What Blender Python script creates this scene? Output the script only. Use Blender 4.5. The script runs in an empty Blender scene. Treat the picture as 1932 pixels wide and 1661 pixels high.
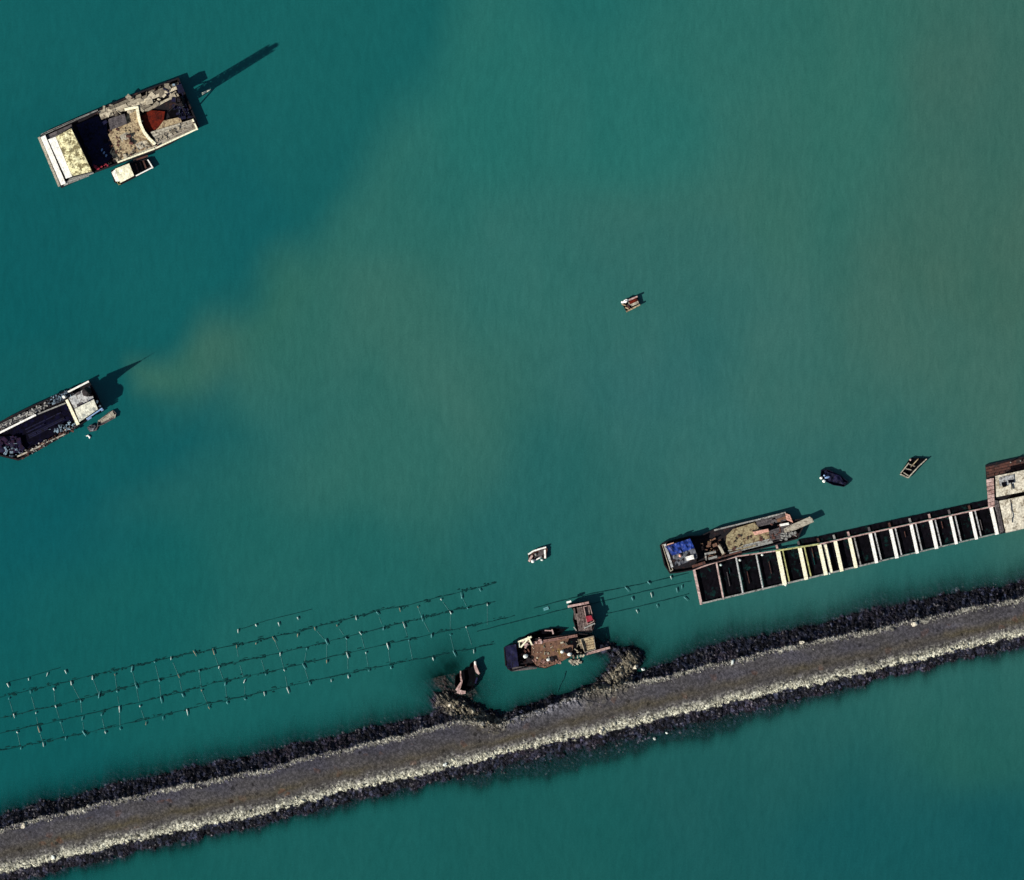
import bpy, bmesh, math, random
import numpy as np
from mathutils import Vector, noise
random.seed(7)
sc = bpy.context.scene
C = sc.collection
# ------------------------------------------------------------------ camera, world, sun, exposure
S = 0.1                                     # metres per photograph pixel
def W(px, py): return ((px-966)*S, (830.5-py)*S)
H = 1500.0
cd = bpy.data.cameras.new('camera'); cam = bpy.data.objects.new('camera', cd); C.objects.link(cam)
cam.location = (0, 0, H); cam.rotation_euler = (0, 0, 0)
cd.sensor_width = 36; cd.lens = 36*H/193.2; cd.clip_end = 20000; cd.clip_start = 1
sc.camera = cam
ELEV = math.radians(30)
sh = Vector((155, 95, 0)).normalized()      # shadows fall this way on the water
sd = bpy.data.lights.new('sun', 'SUN'); sun = bpy.data.objects.new('sun', sd); C.objects.link(sun)
sd.energy = 5.0; sd.angle = math.radians(0.8); sd.color = (1.0, 0.95, 0.86)
ld = Vector((sh.x*math.cos(ELEV), sh.y*math.cos(ELEV), -math.sin(ELEV)))
sun.rotation_euler = ld.to_track_quat('-Z', 'Y').to_euler(); sun.location = (-150, -90, 120)
w = bpy.data.worlds.new('World'); sc.world = w; w.use_nodes = True
nt = w.node_tree; bg = nt.nodes['Background']
sky = nt.nodes.new('ShaderNodeTexSky'); sky.sky_type = 'NISHITA'; sky.sun_disc = False
sky.sun_elevation = ELEV; sky.sun_rotation = math.atan2(-sh.x, -sh.y)
nt.links.new(sky.outputs[0], bg.inputs[0]); bg.inputs[1].default_value = 0.06
sc.view_settings.view_transform = 'Standard'; sc.view_settings.look = 'None'
sc.view_settings.exposure = 0.62; sc.view_settings.gamma = 1

# ------------------------------------------------------------------ materials
def newmat(name):
    m = bpy.data.materials.new(name); m.use_nodes = True
    return m, m.node_tree, m.node_tree.nodes['Principled BSDF']
def nd(t, typ, **kw):
    n = t.nodes.new(typ)
    for k, v in kw.items(): setattr(n, k, v)
    return n
def mixc(t, f, a, b, bt='MIX'):
    n = t.nodes.new('ShaderNodeMix'); n.data_type = 'RGBA'; n.blend_type = bt
    for sock, v in ((n.inputs[0], f), (n.inputs[6], a), (n.inputs[7], b)):
        if hasattr(v, 'is_output'): t.links.new(v, sock)
        elif isinstance(v, (int, float)): sock.default_value = v
        else: sock.default_value = (*v, 1)
    return n.outputs[2]
def math_(t, op, a, b=0.0, clamp=False):
    n = t.nodes.new('ShaderNodeMath'); n.operation = op; n.use_clamp = clamp
    for s, v in ((n.inputs[0], a), (n.inputs[1], b)):
        if hasattr(v, 'is_output'): t.links.new(v, s)
        else: s.default_value = v
    return n.outputs[0]
def noi(t, vec, scale, detail=6, rough=.6):
    n = nd(t, 'ShaderNodeTexNoise'); n.inputs['Scale'].default_value = scale
    n.inputs['Detail'].default_value = detail; n.inputs['Roughness'].default_value = rough
    t.links.new(vec, n.inputs['Vector']); return n.outputs[0]
def ramp(t, f, lo, hi):
    n = nd(t, 'ShaderNodeMapRange'); n.inputs[1].default_value = lo; n.inputs[2].default_value = hi
    t.links.new(f, n.inputs[0]); return n.outputs[0]
def M(name, a, b, stain=None, amt=.5, scale=1.0, rough=.8, bump=.3, metal=0.0, tw=.55, spec=.3):
    """weathered surface: tone of each plank (a..b), grain, patchy stains"""
    m, t, p = newmat(name)
    g = nd(t, 'ShaderNodeNewGeometry').outputs['Position']
    at = nd(t, 'ShaderNodeAttribute', attribute_name='tone').outputs['Fac']
    n1 = noi(t, g, 1.1*scale, 7, .7); n2 = noi(t, g, 2.6*scale, 6, .75)
    f = math_(t, 'ADD', math_(t, 'MULTIPLY', at, tw), math_(t, 'MULTIPLY', ramp(t, n1, .36, .64), 1-tw), True)
    c = mixc(t, f, a, b)
    if stain:
        s1_ = math_(t, 'ADD', math_(t, 'MULTIPLY', noi(t, g, .8*scale, 8, .75), .65), math_(t, 'MULTIPLY', noi(t, g, 2.4*scale, 5, .7), .35))
        s = math_(t, 'MULTIPLY', ramp(t, s1_, .60-.2*amt, .66-.2*amt), .9)
        c = mixc(t, s, c, stain)
    c = mixc(t, .85, c, mixc(t, ramp(t, n2, .36, .62), (.38, .37, .36), (1.12, 1.12, 1.12)), 'MULTIPLY')
    t.links.new(c, p.inputs['Base Color'])
    p.inputs['Specular IOR Level'].default_value = spec; p.inputs['Roughness'].default_value = rough; p.inputs['Metallic'].default_value = metal
    b_ = nd(t, 'ShaderNodeBump'); b_.inputs['Strength'].default_value = bump; b_.inputs['Distance'].default_value = .08
    t.links.new(n2, b_.inputs['Height']); t.links.new(b_.outputs[0], p.inputs['Normal'])
    return m
MT = dict(
 hull=M('dark_steel', (.005, .005, .009), (.018, .014, .016), (.05, .02, .016), .3, spec=.15),
 hullrust=M('rusted_steel', (.05, .018, .014), (.13, .05, .035), (.02, .015, .015), .5),
 black=M('black_net_and_shade', (.001, .001, .002), (.005, .004, .007), (.004, .026, .024), .3, .5, .95, .8, spec=.05),
 scrap=M('mixed_scrap', (.008, .009, .016), (.5, .49, .45), (.02, .02, .03), .4, 1.5, tw=.9),
 scrapw=M('mixed_boards', (.03, .02, .015), (.68, .6, .44), (.08, .05, .04), .35, 1.5, tw=.85),
 scrapb=M('mixed_blue_scrap', (.006, .01, .025), (.3, .42, .52), (.01, .02, .04), .4, 1.5, tw=.9),
 navy=M('navy_sheet', (.002, .003, .016), (.01, .01, .045), (.003, .002, .006), .5, 1.5, .7, spec=.15),
 plum=M('plum_sheet', (.008, .003, .014), (.035, .008, .03), (.006, .006, .035), .6, 1.5, .7, spec=.15),
 sand=M('sandy_deck', (.3, .23, .13), (.55, .44, .27), (.12, .07, .04), .55, 1.4),
 wood=M('weathered_wood', (.22, .19, .15), (.52, .48, .38), (.1, .08, .06), .4, 1.2),
 woodg=M('grey_wood', (.16, .16, .15), (.4, .4, .37), (.06, .05, .05), .45, 1.2),
 woodd=M('dark_wood', (.05, .045, .05), (.14, .12, .12), (.03, .025, .03), .4, 1.2),
 olive=M('olive_deck', (.2, .16, .085), (.4, .34, .2), (.1, .06, .03), .5, 1.3),
 rustd=M('rust_deck', (.075, .036, .025), (.22, .115, .07), (.2, .13, .03), .3, .9, tw=.45),
 deep=M('dark_hold', (.001, .001, .004), (.006, .005, .014), (.004, .004, .02), .5, .6, .95, .6, spec=.05),
 pinkd=M('dull_pink_rust', (.12, .05, .04), (.38, .22, .18), (.06, .03, .025), .4),
 woodr=M('brown_grey_boards', (.08, .055, .05), (.26, .2, .18), (.05, .03, .03), .5, 1.2),
 sheen=M('pale_curved_roof', (.6, .6, .5), (.86, .84, .68), (.3, .32, .3), .4, 1),
 red=M('oxide_red', (.085, .006, .002), (.14, .014, .005), (.04, .005, .003), .5, 1, spec=.1),
 crim=M('crimson_paint', (.25, .01, .03), (.35, .03, .05), None),
 pink=M('faded_pink_wood', (.4, .25, .22), (.55, .4, .37), (.2, .1, .09), .4),
 salmon=M('salmon_paint', (.55, .27, .2), (.65, .38, .3), None),
 cream=M('cream_paint', (.8, .7, .34), (.95, .9, .56), (.13, .1, .035), .62, 1.1),
 creamp=M('cream_paint_clean', (.86, .8, .52), (.95, .92, .7), (.55, .46, .22), .2, 1.5),
 white=M('white_paint', (.86, .84, .76), (.95, .94, .88), (.5, .48, .4), .1, 1.5),
 gmetal=M('grey_sheet_metal', (.35, .36, .36), (.55, .55, .54), (.14, .13, .12), .45, 1.3, .5),
 blue=M('blue_tarp', (.004, .025, .2), (.01, .06, .36), (.003, .008, .05), .5, .8, .6),
 bluel=M('pale_blue_paint', (.14, .25, .5), (.35, .5, .7), (.06, .1, .2), .4),
 greyt=M('grey_tarp', (.05, .055, .075), (.17, .18, .2), (.02, .02, .03), .4, .8),
 concrete=M('pale_roof_sheet', (.5, .46, .36), (.72, .67, .54), (.22, .18, .12), .45, 1),
 rope=M('dark_wet_rope', (.002, .034, .036), (.008, .06, .06), None, rough=.9, spec=.05),
 ropel=M('pale_rope', (.03, .15, .15), (.07, .22, .21), None),
 weed_shade=M('dark_weed_and_shade', (.002, .026, .028), (.006, .055, .052), None, rough=.95, spec=.05),
 floatw=M('white_float', (.3, .42, .4), (.8, .82, .76), None, rough=.6),
 floatt=M('tan_float', (.18, .15, .1), (.32, .26, .18), None),
 floatb=M('teal_float', (.05, .2, .22), (.14, .36, .36), None),
 yellow=M('pale_lime_paint', (.3, .3, .1), (.55, .55, .25), (.15, .16, .06), .4),
)

# ------------------------------------------------------------------ geometry helpers
class Z:                                    # a survey sheet of the photograph: its own units to metres
    def __init__(s, ox, oy, k): s.o = (ox, oy); s.k = k
    def __call__(s, x, y): return W(s.o[0]+x*s.k, s.o[1]+y*s.k)
    def L(s, *pts): return [s(*p) for p in pts]
def lerp(a, b, t): return tuple(a[i]+(b[i]-a[i])*t for i in range(len(a)))
class MB:
    def __init__(s): s.bm = bmesh.new(); s.tone = s.bm.faces.layers.float.new('tone')
    def _t(s, faces, tone):
        v = random.random() if tone is None else tone
        for f in faces: f[s.tone] = v
    def prism(s, pts, z0, z1, tone=None, taper=0.0):
        a = sum((pts[i][0]*pts[(i+1) % len(pts)][1]-pts[(i+1) % len(pts)][0]*pts[i][1]) for i in range(len(pts)))
        if a < 0: pts = pts[::-1]
        cx = sum(p[0] for p in pts)/len(pts); cy = sum(p[1] for p in pts)/len(pts)
        lo = [s.bm.verts.new((p[0]+(cx-p[0])*taper, p[1]+(cy-p[1])*taper, z0)) for p in pts]
        hi = [s.bm.verts.new((p[0], p[1], z1)) for p in pts]
        n = len(pts); fs = [s.bm.faces.new(hi), s.bm.faces.new(lo[::-1])]
        for i in range(n): fs.append(s.bm.faces.new((lo[i], lo[(i+1) % n], hi[(i+1) % n], hi[i])))
        s._t(fs, tone); return s
    def ring(s, pts, wd, z0, z1, tone=None, closed=True, rough=0.0):
        a = sum((pts[i][0]*pts[(i+1) % len(pts)][1]-pts[(i+1) % len(pts)][0]*pts[i][1]) for i in range(len(pts)))
        if a < 0: pts = pts[::-1]
        n = len(pts); inn = []
        for i in range(n):
            p0, p, p1 = Vector(pts[i-1]), Vector(pts[i]), Vector(pts[(i+1) % n])
            d0 = (p-p0).normalized(); d1 = (p1-p).normalized()
            n0 = Vector((-d0.y, d0.x)); n1 = Vector((-d1.y, d1.x)); m = (n0+n1)
            if m.length < .1: m = n0
            m = m.normalized(); k = wd/max(.35, m.dot(n0)); inn.append(p+m*k)
        for i in range(n):
            j = (i+1) % n
            seg = max(1, int((Vector(pts[j])-Vector(pts[i])).length/2.2))
            for q in range(seg):
                t0, t1 = q/seg, (q+1)/seg
                o0, o1 = lerp(pts[i], pts[j], t0), lerp(pts[i], pts[j], t1)
                i0, i1 = lerp(inn[i], inn[j], t0), lerp(inn[i], inn[j], t1)
                dz = random.uniform(0, .05)
                s.prism([o0, o1, i1, i0], z0, z1+dz, tone)
        return s
    def bar(s, p, q, wd, z0, z1, tone=None, wq=None):
        p, q = Vector(p[:2]), Vector(q[:2]); d = (q-p).normalized(); n = Vector((-d.y, d.x))
        wq = wd if wq is None else wq; e = random.uniform(0, .012)
        return s.prism([tuple(p-n*wd/2), tuple(q-n*wq/2), tuple(q+n*wq/2), tuple(p+n*wd/2)], z0+e, z1+e, tone)
    def planks(s, q, n, z0, z1, breaks=2, miss=0.0, jit=.04, gap=.06, along=True):
        """boards laid across quad q=[A,B,C,D]; A-B is the far edge, D-C the near edge"""
        A, B, Cc, D = q
        if not along: A, B, Cc, D = D, A, B, Cc
        for i in range(n):
            v0, v1 = (i+gap)/n, (i+1-gap)/n
            cuts = sorted([0]+[random.uniform(.08, .92) for _ in range(random.randint(0, breaks))]+[1])
            for a, b in zip(cuts, cuts[1:]):
                if random.random() < miss or b-a < .02: continue
                e = .006; a2, b2 = a+e, b-e
                P = lambda u, v: lerp(lerp(A, B, u), lerp(D, Cc, u), v)
                dz = random.uniform(-jit, jit); w0, w1 = random.uniform(-.04, .04)/n, random.uniform(-.04, .04)/n
                s.prism([P(a2, v0+w0), P(b2, v0+w1), P(b2, v1+w1), P(a2, v1+w0)], z0, z1+dz)
        return s
    def tube(s, pts, r, seg=6, tone=None):
        v = random.random() if tone is None else tone; rings = []
        for i, p in enumerate(pts):
            p = Vector(p); d = (Vector(pts[min(i+1, len(pts)-1)])-Vector(pts[max(i-1, 0)])).normalized()
            up = Vector((0, 0, 1)) if abs(d.z) < .9 else Vector((1, 0, 0))
            x = d.cross(up).normalized(); y = d.cross(x)
            rr = r[i] if isinstance(r, (list, tuple)) else r
            rings.append([s.bm.verts.new(p+(x*math.cos(a)+y*math.sin(a))*rr) for a in [2*math.pi*k/seg for k in range(seg)]])
        fs = []
        for a, b in zip(rings, rings[1:]):
            for k in range(seg): fs.append(s.bm.faces.new((a[k], a[(k+1) % seg], b[(k+1) % seg], b[k])))
        fs.append(s.bm.faces.new(rings[0][::-1])); fs.append(s.bm.faces.new(rings[-1]))
        s._t(fs, v); return s
    def blob(s, c, rx, ry, rz, rot=0, sub=2, rough=.25, tone=None):
        r = bmesh.ops.create_icosphere(s.bm, subdivisions=sub, radius=1)
        ca, sa = math.cos(rot), math.sin(rot); off = Vector((random.random()*99, random.random()*99, 0))
        for v in r['verts']:
            k = 1+rough*noise.noise(v.co*1.6+off)
            x, y, z = v.co.x*rx*k, v.co.y*ry*k, v.co.z*rz*k
            v.co = (c[0]+x*ca-y*sa, c[1]+x*sa+y*ca, c[2]+z)
        s._t({f for v in r['verts'] for f in v.link_faces}, tone); return s
    def sheet(s, q, nx, ny, z, amp=.08, skirt=.2, fn=None, freq=1.0, tone=None):
        """a loose cover or roof over quad q with a hanging edge"""
        A, B, Cc, D = q; off = Vector((random.random()*50, random.random()*50, 0)); g = []
        for j in range(ny+1):
            row = []
            for i in range(nx+1):
                u, v = i/nx, j/ny; p = lerp(lerp(A, B, u), lerp(D, Cc, u), v)
                zz = z+amp*noise.noise(Vector((p[0]*freq, p[1]*freq, 0))+off)*2+(fn(u, v) if fn else 0)
                row.append(s.bm.verts.new((p[0], p[1], zz)))
            g.append(row)
        fs = []
        for j in range(ny):
            for i in range(nx): fs.append(s.bm.faces.new((g[j+1][i], g[j+1][i+1], g[j][i+1], g[j][i])))
        edge = g[0][:]+[g[j][nx] for j in range(1, ny+1)]+g[ny][-2::-1]+[g[j][0] for j in range(ny-1, 0, -1)]
        low = [s.bm.verts.new((v.co.x, v.co.y, v.co.z-skirt)) for v in edge]; n = len(edge)
        for i in range(n): fs.append(s.bm.faces.new((edge[i], edge[(i+1) % n], low[(i+1) % n], low[i])))
        s._t(fs, tone); return s
    def build(s, name, mat, root=None):
        me = bpy.data.meshes.new(name); bmesh.ops.recalc_face_normals(s.bm, faces=s.bm.faces)
        off = Vector((0, 0, 0))
        if root is not None:
            off = Vector(root.location)
            if root.parent: off = off+Vector(root.parent.location)
        else:
            vs = s.bm.verts; lo = [min(v.co[k] for v in vs) for k in range(3)]; hi = [max(v.co[k] for v in vs) for k in range(3)]
            off = Vector(((lo[0]+hi[0])/2, (lo[1]+hi[1])/2, lo[2]))
        for v in s.bm.verts: v.co -= off
        s.bm.to_mesh(me); s.bm.free(); me.materials.append(MT[mat] if isinstance(mat, str) else mat)
        o = bpy.data.objects.new(name, me); C.objects.link(o)
        if root is not None: o.parent = root
        else: o.location = off
        return o
def tag(o, label=None, cat=None, group=None, kind=None):
    if label: o['label'] = label
    if cat: o['category'] = cat
    if group: o['group'] = group
    if kind: o['kind'] = kind
    return o
def thing(name, label, cat, xy, z=0.0, group=None):
    o = bpy.data.objects.new(name, None); C.objects.link(o); o.location = (xy[0], xy[1], z); o.empty_display_size = .5
    return tag(o, label, cat, group)
def hull(root, pts, floor, top, wall=.3, mat='hull', cap='wood', capw=.28, fmat='hull', caprise=.06):
    m = MB().prism(pts, -.7, floor, .3, .04)
    m.ring(pts, wall, floor-.01, top, .3); m.build('hull', mat, root)
    if cap: MB().ring(pts, capw, top+.05, top+.05+caprise).build('gunwale', cap, root)
def scatter(q, n, z, smin, smax, hmax=.5):
    m = MB(); A, B, Cc, D = q
    for _ in range(n):
        u, v = random.random(), random.random(); p = lerp(lerp(A, B, u), lerp(D, Cc, u), v)
        a = random.uniform(0, 3.14); l = random.uniform(smin, smax); w_ = l*random.uniform(.15, .8); h = random.uniform(.08, hmax)
        dx, dy = math.cos(a)*l/2, math.sin(a)*l/2
        if random.random() < .7: m.bar((p[0]-dx, p[1]-dy), (p[0]+dx, p[1]+dy), w_, z, z+h)
        else: m.blob((p[0], p[1], z+h*.3), l/2, w_/2, h*.6, a, 1)
    return m

# ------------------------------------------------------------------ breakwater profile (surveyed lines, photo units)
N0 = [(-300, 1592), (0, 1528), (260, 1458), (500, 1407), (695, 1366), (800, 1340), (830, 1322), (862, 1318), (905, 1338), (938, 1352), (962, 1338), (1005, 1325), (1073, 1306), (1130, 1283), (1152, 1278), (1195, 1272), (1215, 1262), (1250, 1244), (1304, 1220), (1398, 1184), (1455, 1187), (1565, 1158), (1675, 1126), (1813, 1104), (1932, 1085), (2300, 1010)]
N1 = [(-300, 1632), (0, 1562), (156, 1523), (337, 1482), (500, 1451), (588, 1425), (722, 1395), (830, 1368), (870, 1357), (915, 1362), (945, 1368), (975, 1352), (1010, 1340), (1073, 1318), (1130, 1299), (1160, 1294), (1250, 1276), (1400, 1240), (1510, 1214), (1648, 1187), (1785, 1156), (1932, 1126), (2300, 1046)]
S1 = [(-300, 1715), (0, 1645), (130, 1614), (311, 1570), (500, 1533), (641, 1492), (803, 1457), (900, 1433), (1008, 1406), (1129, 1381), (1250, 1352), (1400, 1318), (1524, 1291), (1703, 1250), (1840, 1217), (1932, 1195), (2300, 1112)]
S0 = [(-300, 1742), (0, 1676), (104, 1652), (260, 1611), (389, 1584), (500, 1558), (588, 1538), (722, 1507), (843, 1476), (900, 1477), (1008, 1463), (1115, 1442), (1177, 1421), (1277, 1394), (1385, 1377), (1420, 1353), (1538, 1322), (1675, 1280), (1813, 1247), (1932, 1225), (2300, 1145)]
def pl(P, x): return np.interp(x, [p[0] for p in P], [p[1] for p in P])
def segd(x, y, pts):
    best = np.full(x.shape, 1e9)
    for (ax, ay), (bx, by) in zip(pts, pts[1:]):
        t = np.clip(((x-ax)*(bx-ax)+(y-ay)*(by-ay))/((bx-ax)**2+(by-ay)**2), 0, 1)
        best = np.minimum(best, np.hypot(x-ax-t*(bx-ax), y-ay-t*(by-ay)))
    return best
def wob(x, f, s): return np.sin(x*f+s)*.5+np.sin(x*f*2.3+s*1.7)*.3+np.sin(x*f*5.1+s*3.1)*.2
def base_h(x, y):
    n0, n1, s1, s0 = (pl(P, x) for P in (N0, N1, S1, S0))
    n1 = n1+wob(x, .05, 1)*2.5+wob(x, .21, 7)*1.6; s1 = s1+wob(x, .06, 4)*2+wob(x, .23, 3)*1.5; n0 = n0+wob(x, .04, 2)*6-7+wob(x, .13, 8)*3; s0 = s0+wob(x, .045, 5)*7+3+wob(x, .15, 9)*4
    k = np.clip((y-n1)/(s1-n1), 0, 1)
    top = 2.0-.25*np.clip((k-.35)/.3, 0, 1)-.75*np.clip((k-.68)/.32, 0, 1)**1.3+.1*np.sin(k*3.1)
    ns = np.where(y < n1, -.8+(1.95+.8)*np.clip((y-n0)/np.maximum(n1-n0, 1), 0, 1)**1.4, 0)-np.clip(n0-y, 0, 99)*.07
    x1 = np.minimum(s1+24+wob(x, .09, 6)*4, s0-4)
    ss = .95-1.0*np.clip((y-s1)/np.maximum(x1-s1, 1), 0, 1)-.5*np.clip((y-x1)/np.maximum(s0-x1, 1), 0, 1)-np.clip(y-s0, 0, 99)*.13
    h = np.where(y < n1, ns, np.where(y > s1, ss, top))
    def mound(h, pts, r, z, fall):
        d = segd(x, y, pts)+wob(x+y, .15, 2)*3+wob(x-y*.8, .31, 5)*3.5
        return np.maximum(h, z-fall*np.clip(d-r*.35, 0, 99)*S)
    h = mound(h, [(834, 1322), (858, 1330), (905, 1353), (935, 1368)], 11, .95, .7)
    h = mound(h, [(832, 1285), (850, 1300), (885, 1308)], 30, -.12, .45)
    h = mound(h, [(850, 1262), (858, 1300)], 26, -.3, .45)
    h = mound(h, [(1192, 1243), (1180, 1262), (1150, 1290)], 19, .95, .7)
    h = mound(h, [(1120, 1300), (1150, 1270), (1160, 1240), (1150, 1226)], 9, .1, .6)
    h = mound(h, [(1132, 1222), (1158, 1224), (1188, 1236)], 9, .3, .7)
    return h, n0, n1, s1, s0
def cells(x, y, size, seed):
    rs = np.random.RandomState(seed); T = 1024; J = rs.rand(T, T, 5).astype(np.float32)
    ix, iy = np.floor(x/size).astype(int), np.floor(y/size).astype(int)
    d1 = np.full(x.shape, 9e9); d2 = d1.copy(); R = [np.zeros(x.shape) for _ in range(5)]
    for a in (-1, 0, 1):
        for b in (-1, 0, 1):
            j = J[(ix+a) % T, (iy+b) % T]; cx, cy = (ix+a+j[..., 0])*size, (iy+b+j[..., 1])*size
            d = np.hypot(x-cx, y-cy); m = d < d1
            d2 = np.where(m, d1, np.minimum(d2, d)); d1 = np.where(m, d, d1)
            for k, v in enumerate((x-cx, y-cy, j[..., 2], j[..., 3], j[..., 4])): R[k] = np.where(m, v, R[k])
    return d1/size, d2/size, R
def lowfreq(x, y, f, seed):
    r = np.random.RandomState(seed); o = 0
    for k in range(6):
        a = r.rand()*6.28; ff = f*(1+r.rand()*1.5); o = o+np.sin(ff*(x*np.cos(a)+y*np.sin(a))+r.rand()*6.28)
    return o/6*1.6

# breakwater meshes
xs = np.arange(-60, 2000, 1.15); ts = np.arange(-150, 95, 1.1)
X, T_ = np.meshgrid(xs, ts, indexing='ij'); Y = pl([(-300, 1672), (2300, 1079)], X)*0+((pl(N1, X)*0)+(1612-(X)*.2235))+T_
hb, n0, n1, s1, s0 = base_h(X, Y)
k = (Y-n1)/(s1-n1)
dA, dA2, RA = cells(X, Y, 6.5, 1); dB, dB2, RB = cells(X, Y, 3.1, 2); dC, dC2, RC = cells(X, Y, 11.0, 3)
rim_n = np.exp(-((Y-n1-3)/7.0)**2); rim_s = np.exp(-((Y-s1+6)/8.0)**2)
inspur = np.clip((np.exp(-(segd(X, Y, [(840, 1322), (935, 1358)])/22)**2)+np.exp(-(segd(X, Y, [(1185, 1245), (1160, 1285), (1100, 1300)])/26)**2)), 0, 1)
slab = np.exp(-(segd(X, Y, [(965, 1352), (1090, 1322)])/16)**2)
slope = np.clip(np.where((Y < n1) | (Y > s1), 1.0, 0), 0, 1)
clump = np.clip(.5+lowfreq(X, Y, .07, 31), 0, 1)
fine_n = sum(lowfreq(X, Y, f_, sd_)*a_ for f_, sd_, a_ in ((.35, 41, .5), (.8, 42, .3), (1.7, 43, .2)))
amp = .012+.17*slope+.13*rim_n*(.4+clump)+.09*rim_s+.13*inspur+.1*slab
rock = amp*((.75-dA)*1.0*(.15+1.5*RA[2]**1.5)+.55*(.7-dB)+(RA[3]-.5)*RA[0]*.12+(RA[4]-.5)*RA[1]*.12)
rock += slab*.35*(RC[2]-.3)*np.clip((dC2-dC)*6, 0, 1)+slope*(.3*(RC[3]-.45)*np.clip((dC2-dC)*3, 0, 1)+.1*fine_n)
rock += inspur*.55*(RC[4]-.5)+.03*fine_n*(.3+rim_s)
Hh = hb+rock
# pigment of the stone (dry, weedy, wet)
def col(r, g, b): return np.array([r, g, b])[None, None, :]
kk = np.clip(k, 0, 1)[..., None]; jit = (lowfreq(X, Y, .09, 9)*.035+fine_n*.04)[..., None]
lfn = lowfreq(X, Y, .035, 5)[..., None]; lf2 = lowfreq(X, Y, .06, 15)[..., None]
r3 = lambda a: a[..., None]
mixw = lambda a, b, f: a*(1-f)+b*f
top = col(.058, .055, .06)*(1+.22*lfn+.1*r3(fine_n))
top = mixw(top, col(.048, .047, .064), np.clip(.45+lf2, 0, 1)*np.clip(1.2-kk*2, 0, 1))
top = mixw(top, col(.062, .053, .034), np.clip(1-np.abs(kk-.6+jit)/.2, 0, 1)*np.clip(.7+.5*lfn, 0, 1))
top = top*(1-.6*np.clip((r3(RC[2]) > .955)*(r3(dC) < .16+.25*r3(RC[3]))*1.0, 0, 1))
top = mixw(top, col(.1, .045, .025), (r3(RC[3]) > .93)*np.clip(lf2+.2, 0, 1)*.6*(np.abs(kk-.5) < .25))
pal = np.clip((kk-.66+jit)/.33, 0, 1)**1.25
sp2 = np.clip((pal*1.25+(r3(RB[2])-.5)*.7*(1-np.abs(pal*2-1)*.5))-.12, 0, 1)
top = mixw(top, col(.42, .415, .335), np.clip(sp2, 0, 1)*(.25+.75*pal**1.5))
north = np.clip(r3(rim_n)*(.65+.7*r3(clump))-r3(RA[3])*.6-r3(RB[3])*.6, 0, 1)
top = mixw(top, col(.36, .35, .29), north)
top = mixw(top, col(.085, .075, .056)*(.5+1.1*r3(RC[2])), r3(inspur)*.9)
top = mixw(top, col(.3, .275, .21), r3(inspur)*(r3(RA[2]) > .8)*.6)
top = mixw(top, col(.12, .12, .14)*(.6+.8*r3(RC[4])), r3(slab)*.8)
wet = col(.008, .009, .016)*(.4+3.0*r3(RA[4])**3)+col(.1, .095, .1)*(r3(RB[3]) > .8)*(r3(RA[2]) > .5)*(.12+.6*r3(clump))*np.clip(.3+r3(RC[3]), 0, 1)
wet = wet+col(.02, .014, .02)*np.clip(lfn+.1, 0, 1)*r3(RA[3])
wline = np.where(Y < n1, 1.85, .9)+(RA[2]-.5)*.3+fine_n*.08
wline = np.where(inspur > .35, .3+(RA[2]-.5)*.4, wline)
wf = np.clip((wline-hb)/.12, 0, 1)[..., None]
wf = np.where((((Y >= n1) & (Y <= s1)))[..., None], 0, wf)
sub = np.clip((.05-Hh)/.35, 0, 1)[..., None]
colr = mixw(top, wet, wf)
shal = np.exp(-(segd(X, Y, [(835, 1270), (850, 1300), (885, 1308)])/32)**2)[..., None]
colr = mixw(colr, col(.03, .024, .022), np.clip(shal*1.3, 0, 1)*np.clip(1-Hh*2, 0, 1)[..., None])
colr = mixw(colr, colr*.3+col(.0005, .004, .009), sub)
grain = (.4+1.2*RB[4]**.9)*(.75+.5*RA[3]); grain = grain*np.where(dB > .58, .45, 1)*(1+.25*fine_n)  # stone grain, with shadow and highlight contrast put into the colour
grain = np.where((slope < .5) & (rim_n < .3) & (pal[..., 0] < .2), .45+.5*grain+.15*fine_n, grain)
colr = np.clip(colr*grain[..., None], .0008, .8)
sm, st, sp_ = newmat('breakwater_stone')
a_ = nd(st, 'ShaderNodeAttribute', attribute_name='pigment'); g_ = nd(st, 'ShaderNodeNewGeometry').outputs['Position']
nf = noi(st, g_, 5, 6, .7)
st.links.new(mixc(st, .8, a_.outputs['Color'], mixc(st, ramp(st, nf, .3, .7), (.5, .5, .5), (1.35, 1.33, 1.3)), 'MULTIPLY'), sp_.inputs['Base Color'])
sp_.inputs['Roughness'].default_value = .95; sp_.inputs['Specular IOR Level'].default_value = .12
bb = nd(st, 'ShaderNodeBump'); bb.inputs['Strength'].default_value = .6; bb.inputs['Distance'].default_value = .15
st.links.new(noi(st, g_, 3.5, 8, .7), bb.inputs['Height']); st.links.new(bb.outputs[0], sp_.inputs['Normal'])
bw = thing('breakwater', 'long stone breakwater with grey crest and pale sunlit edge crossing the water', 'breakwater', W(966, 1390))
nx_, nt_ = X.shape; idx = np.arange(nx_*nt_).reshape(nx_, nt_)
q = np.stack([idx[:-1, :-1], idx[:-1, 1:], idx[1:, 1:], idx[1:, :-1]], -1).reshape(-1, 4)
kc = k[:-1, :-1].reshape(-1)
co = np.stack([(X-966)*S-bw.location.x, (830.5-Y)*S-bw.location.y, Hh], -1).reshape(-1, 3)
cf = colr.reshape(-1, 3)
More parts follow.
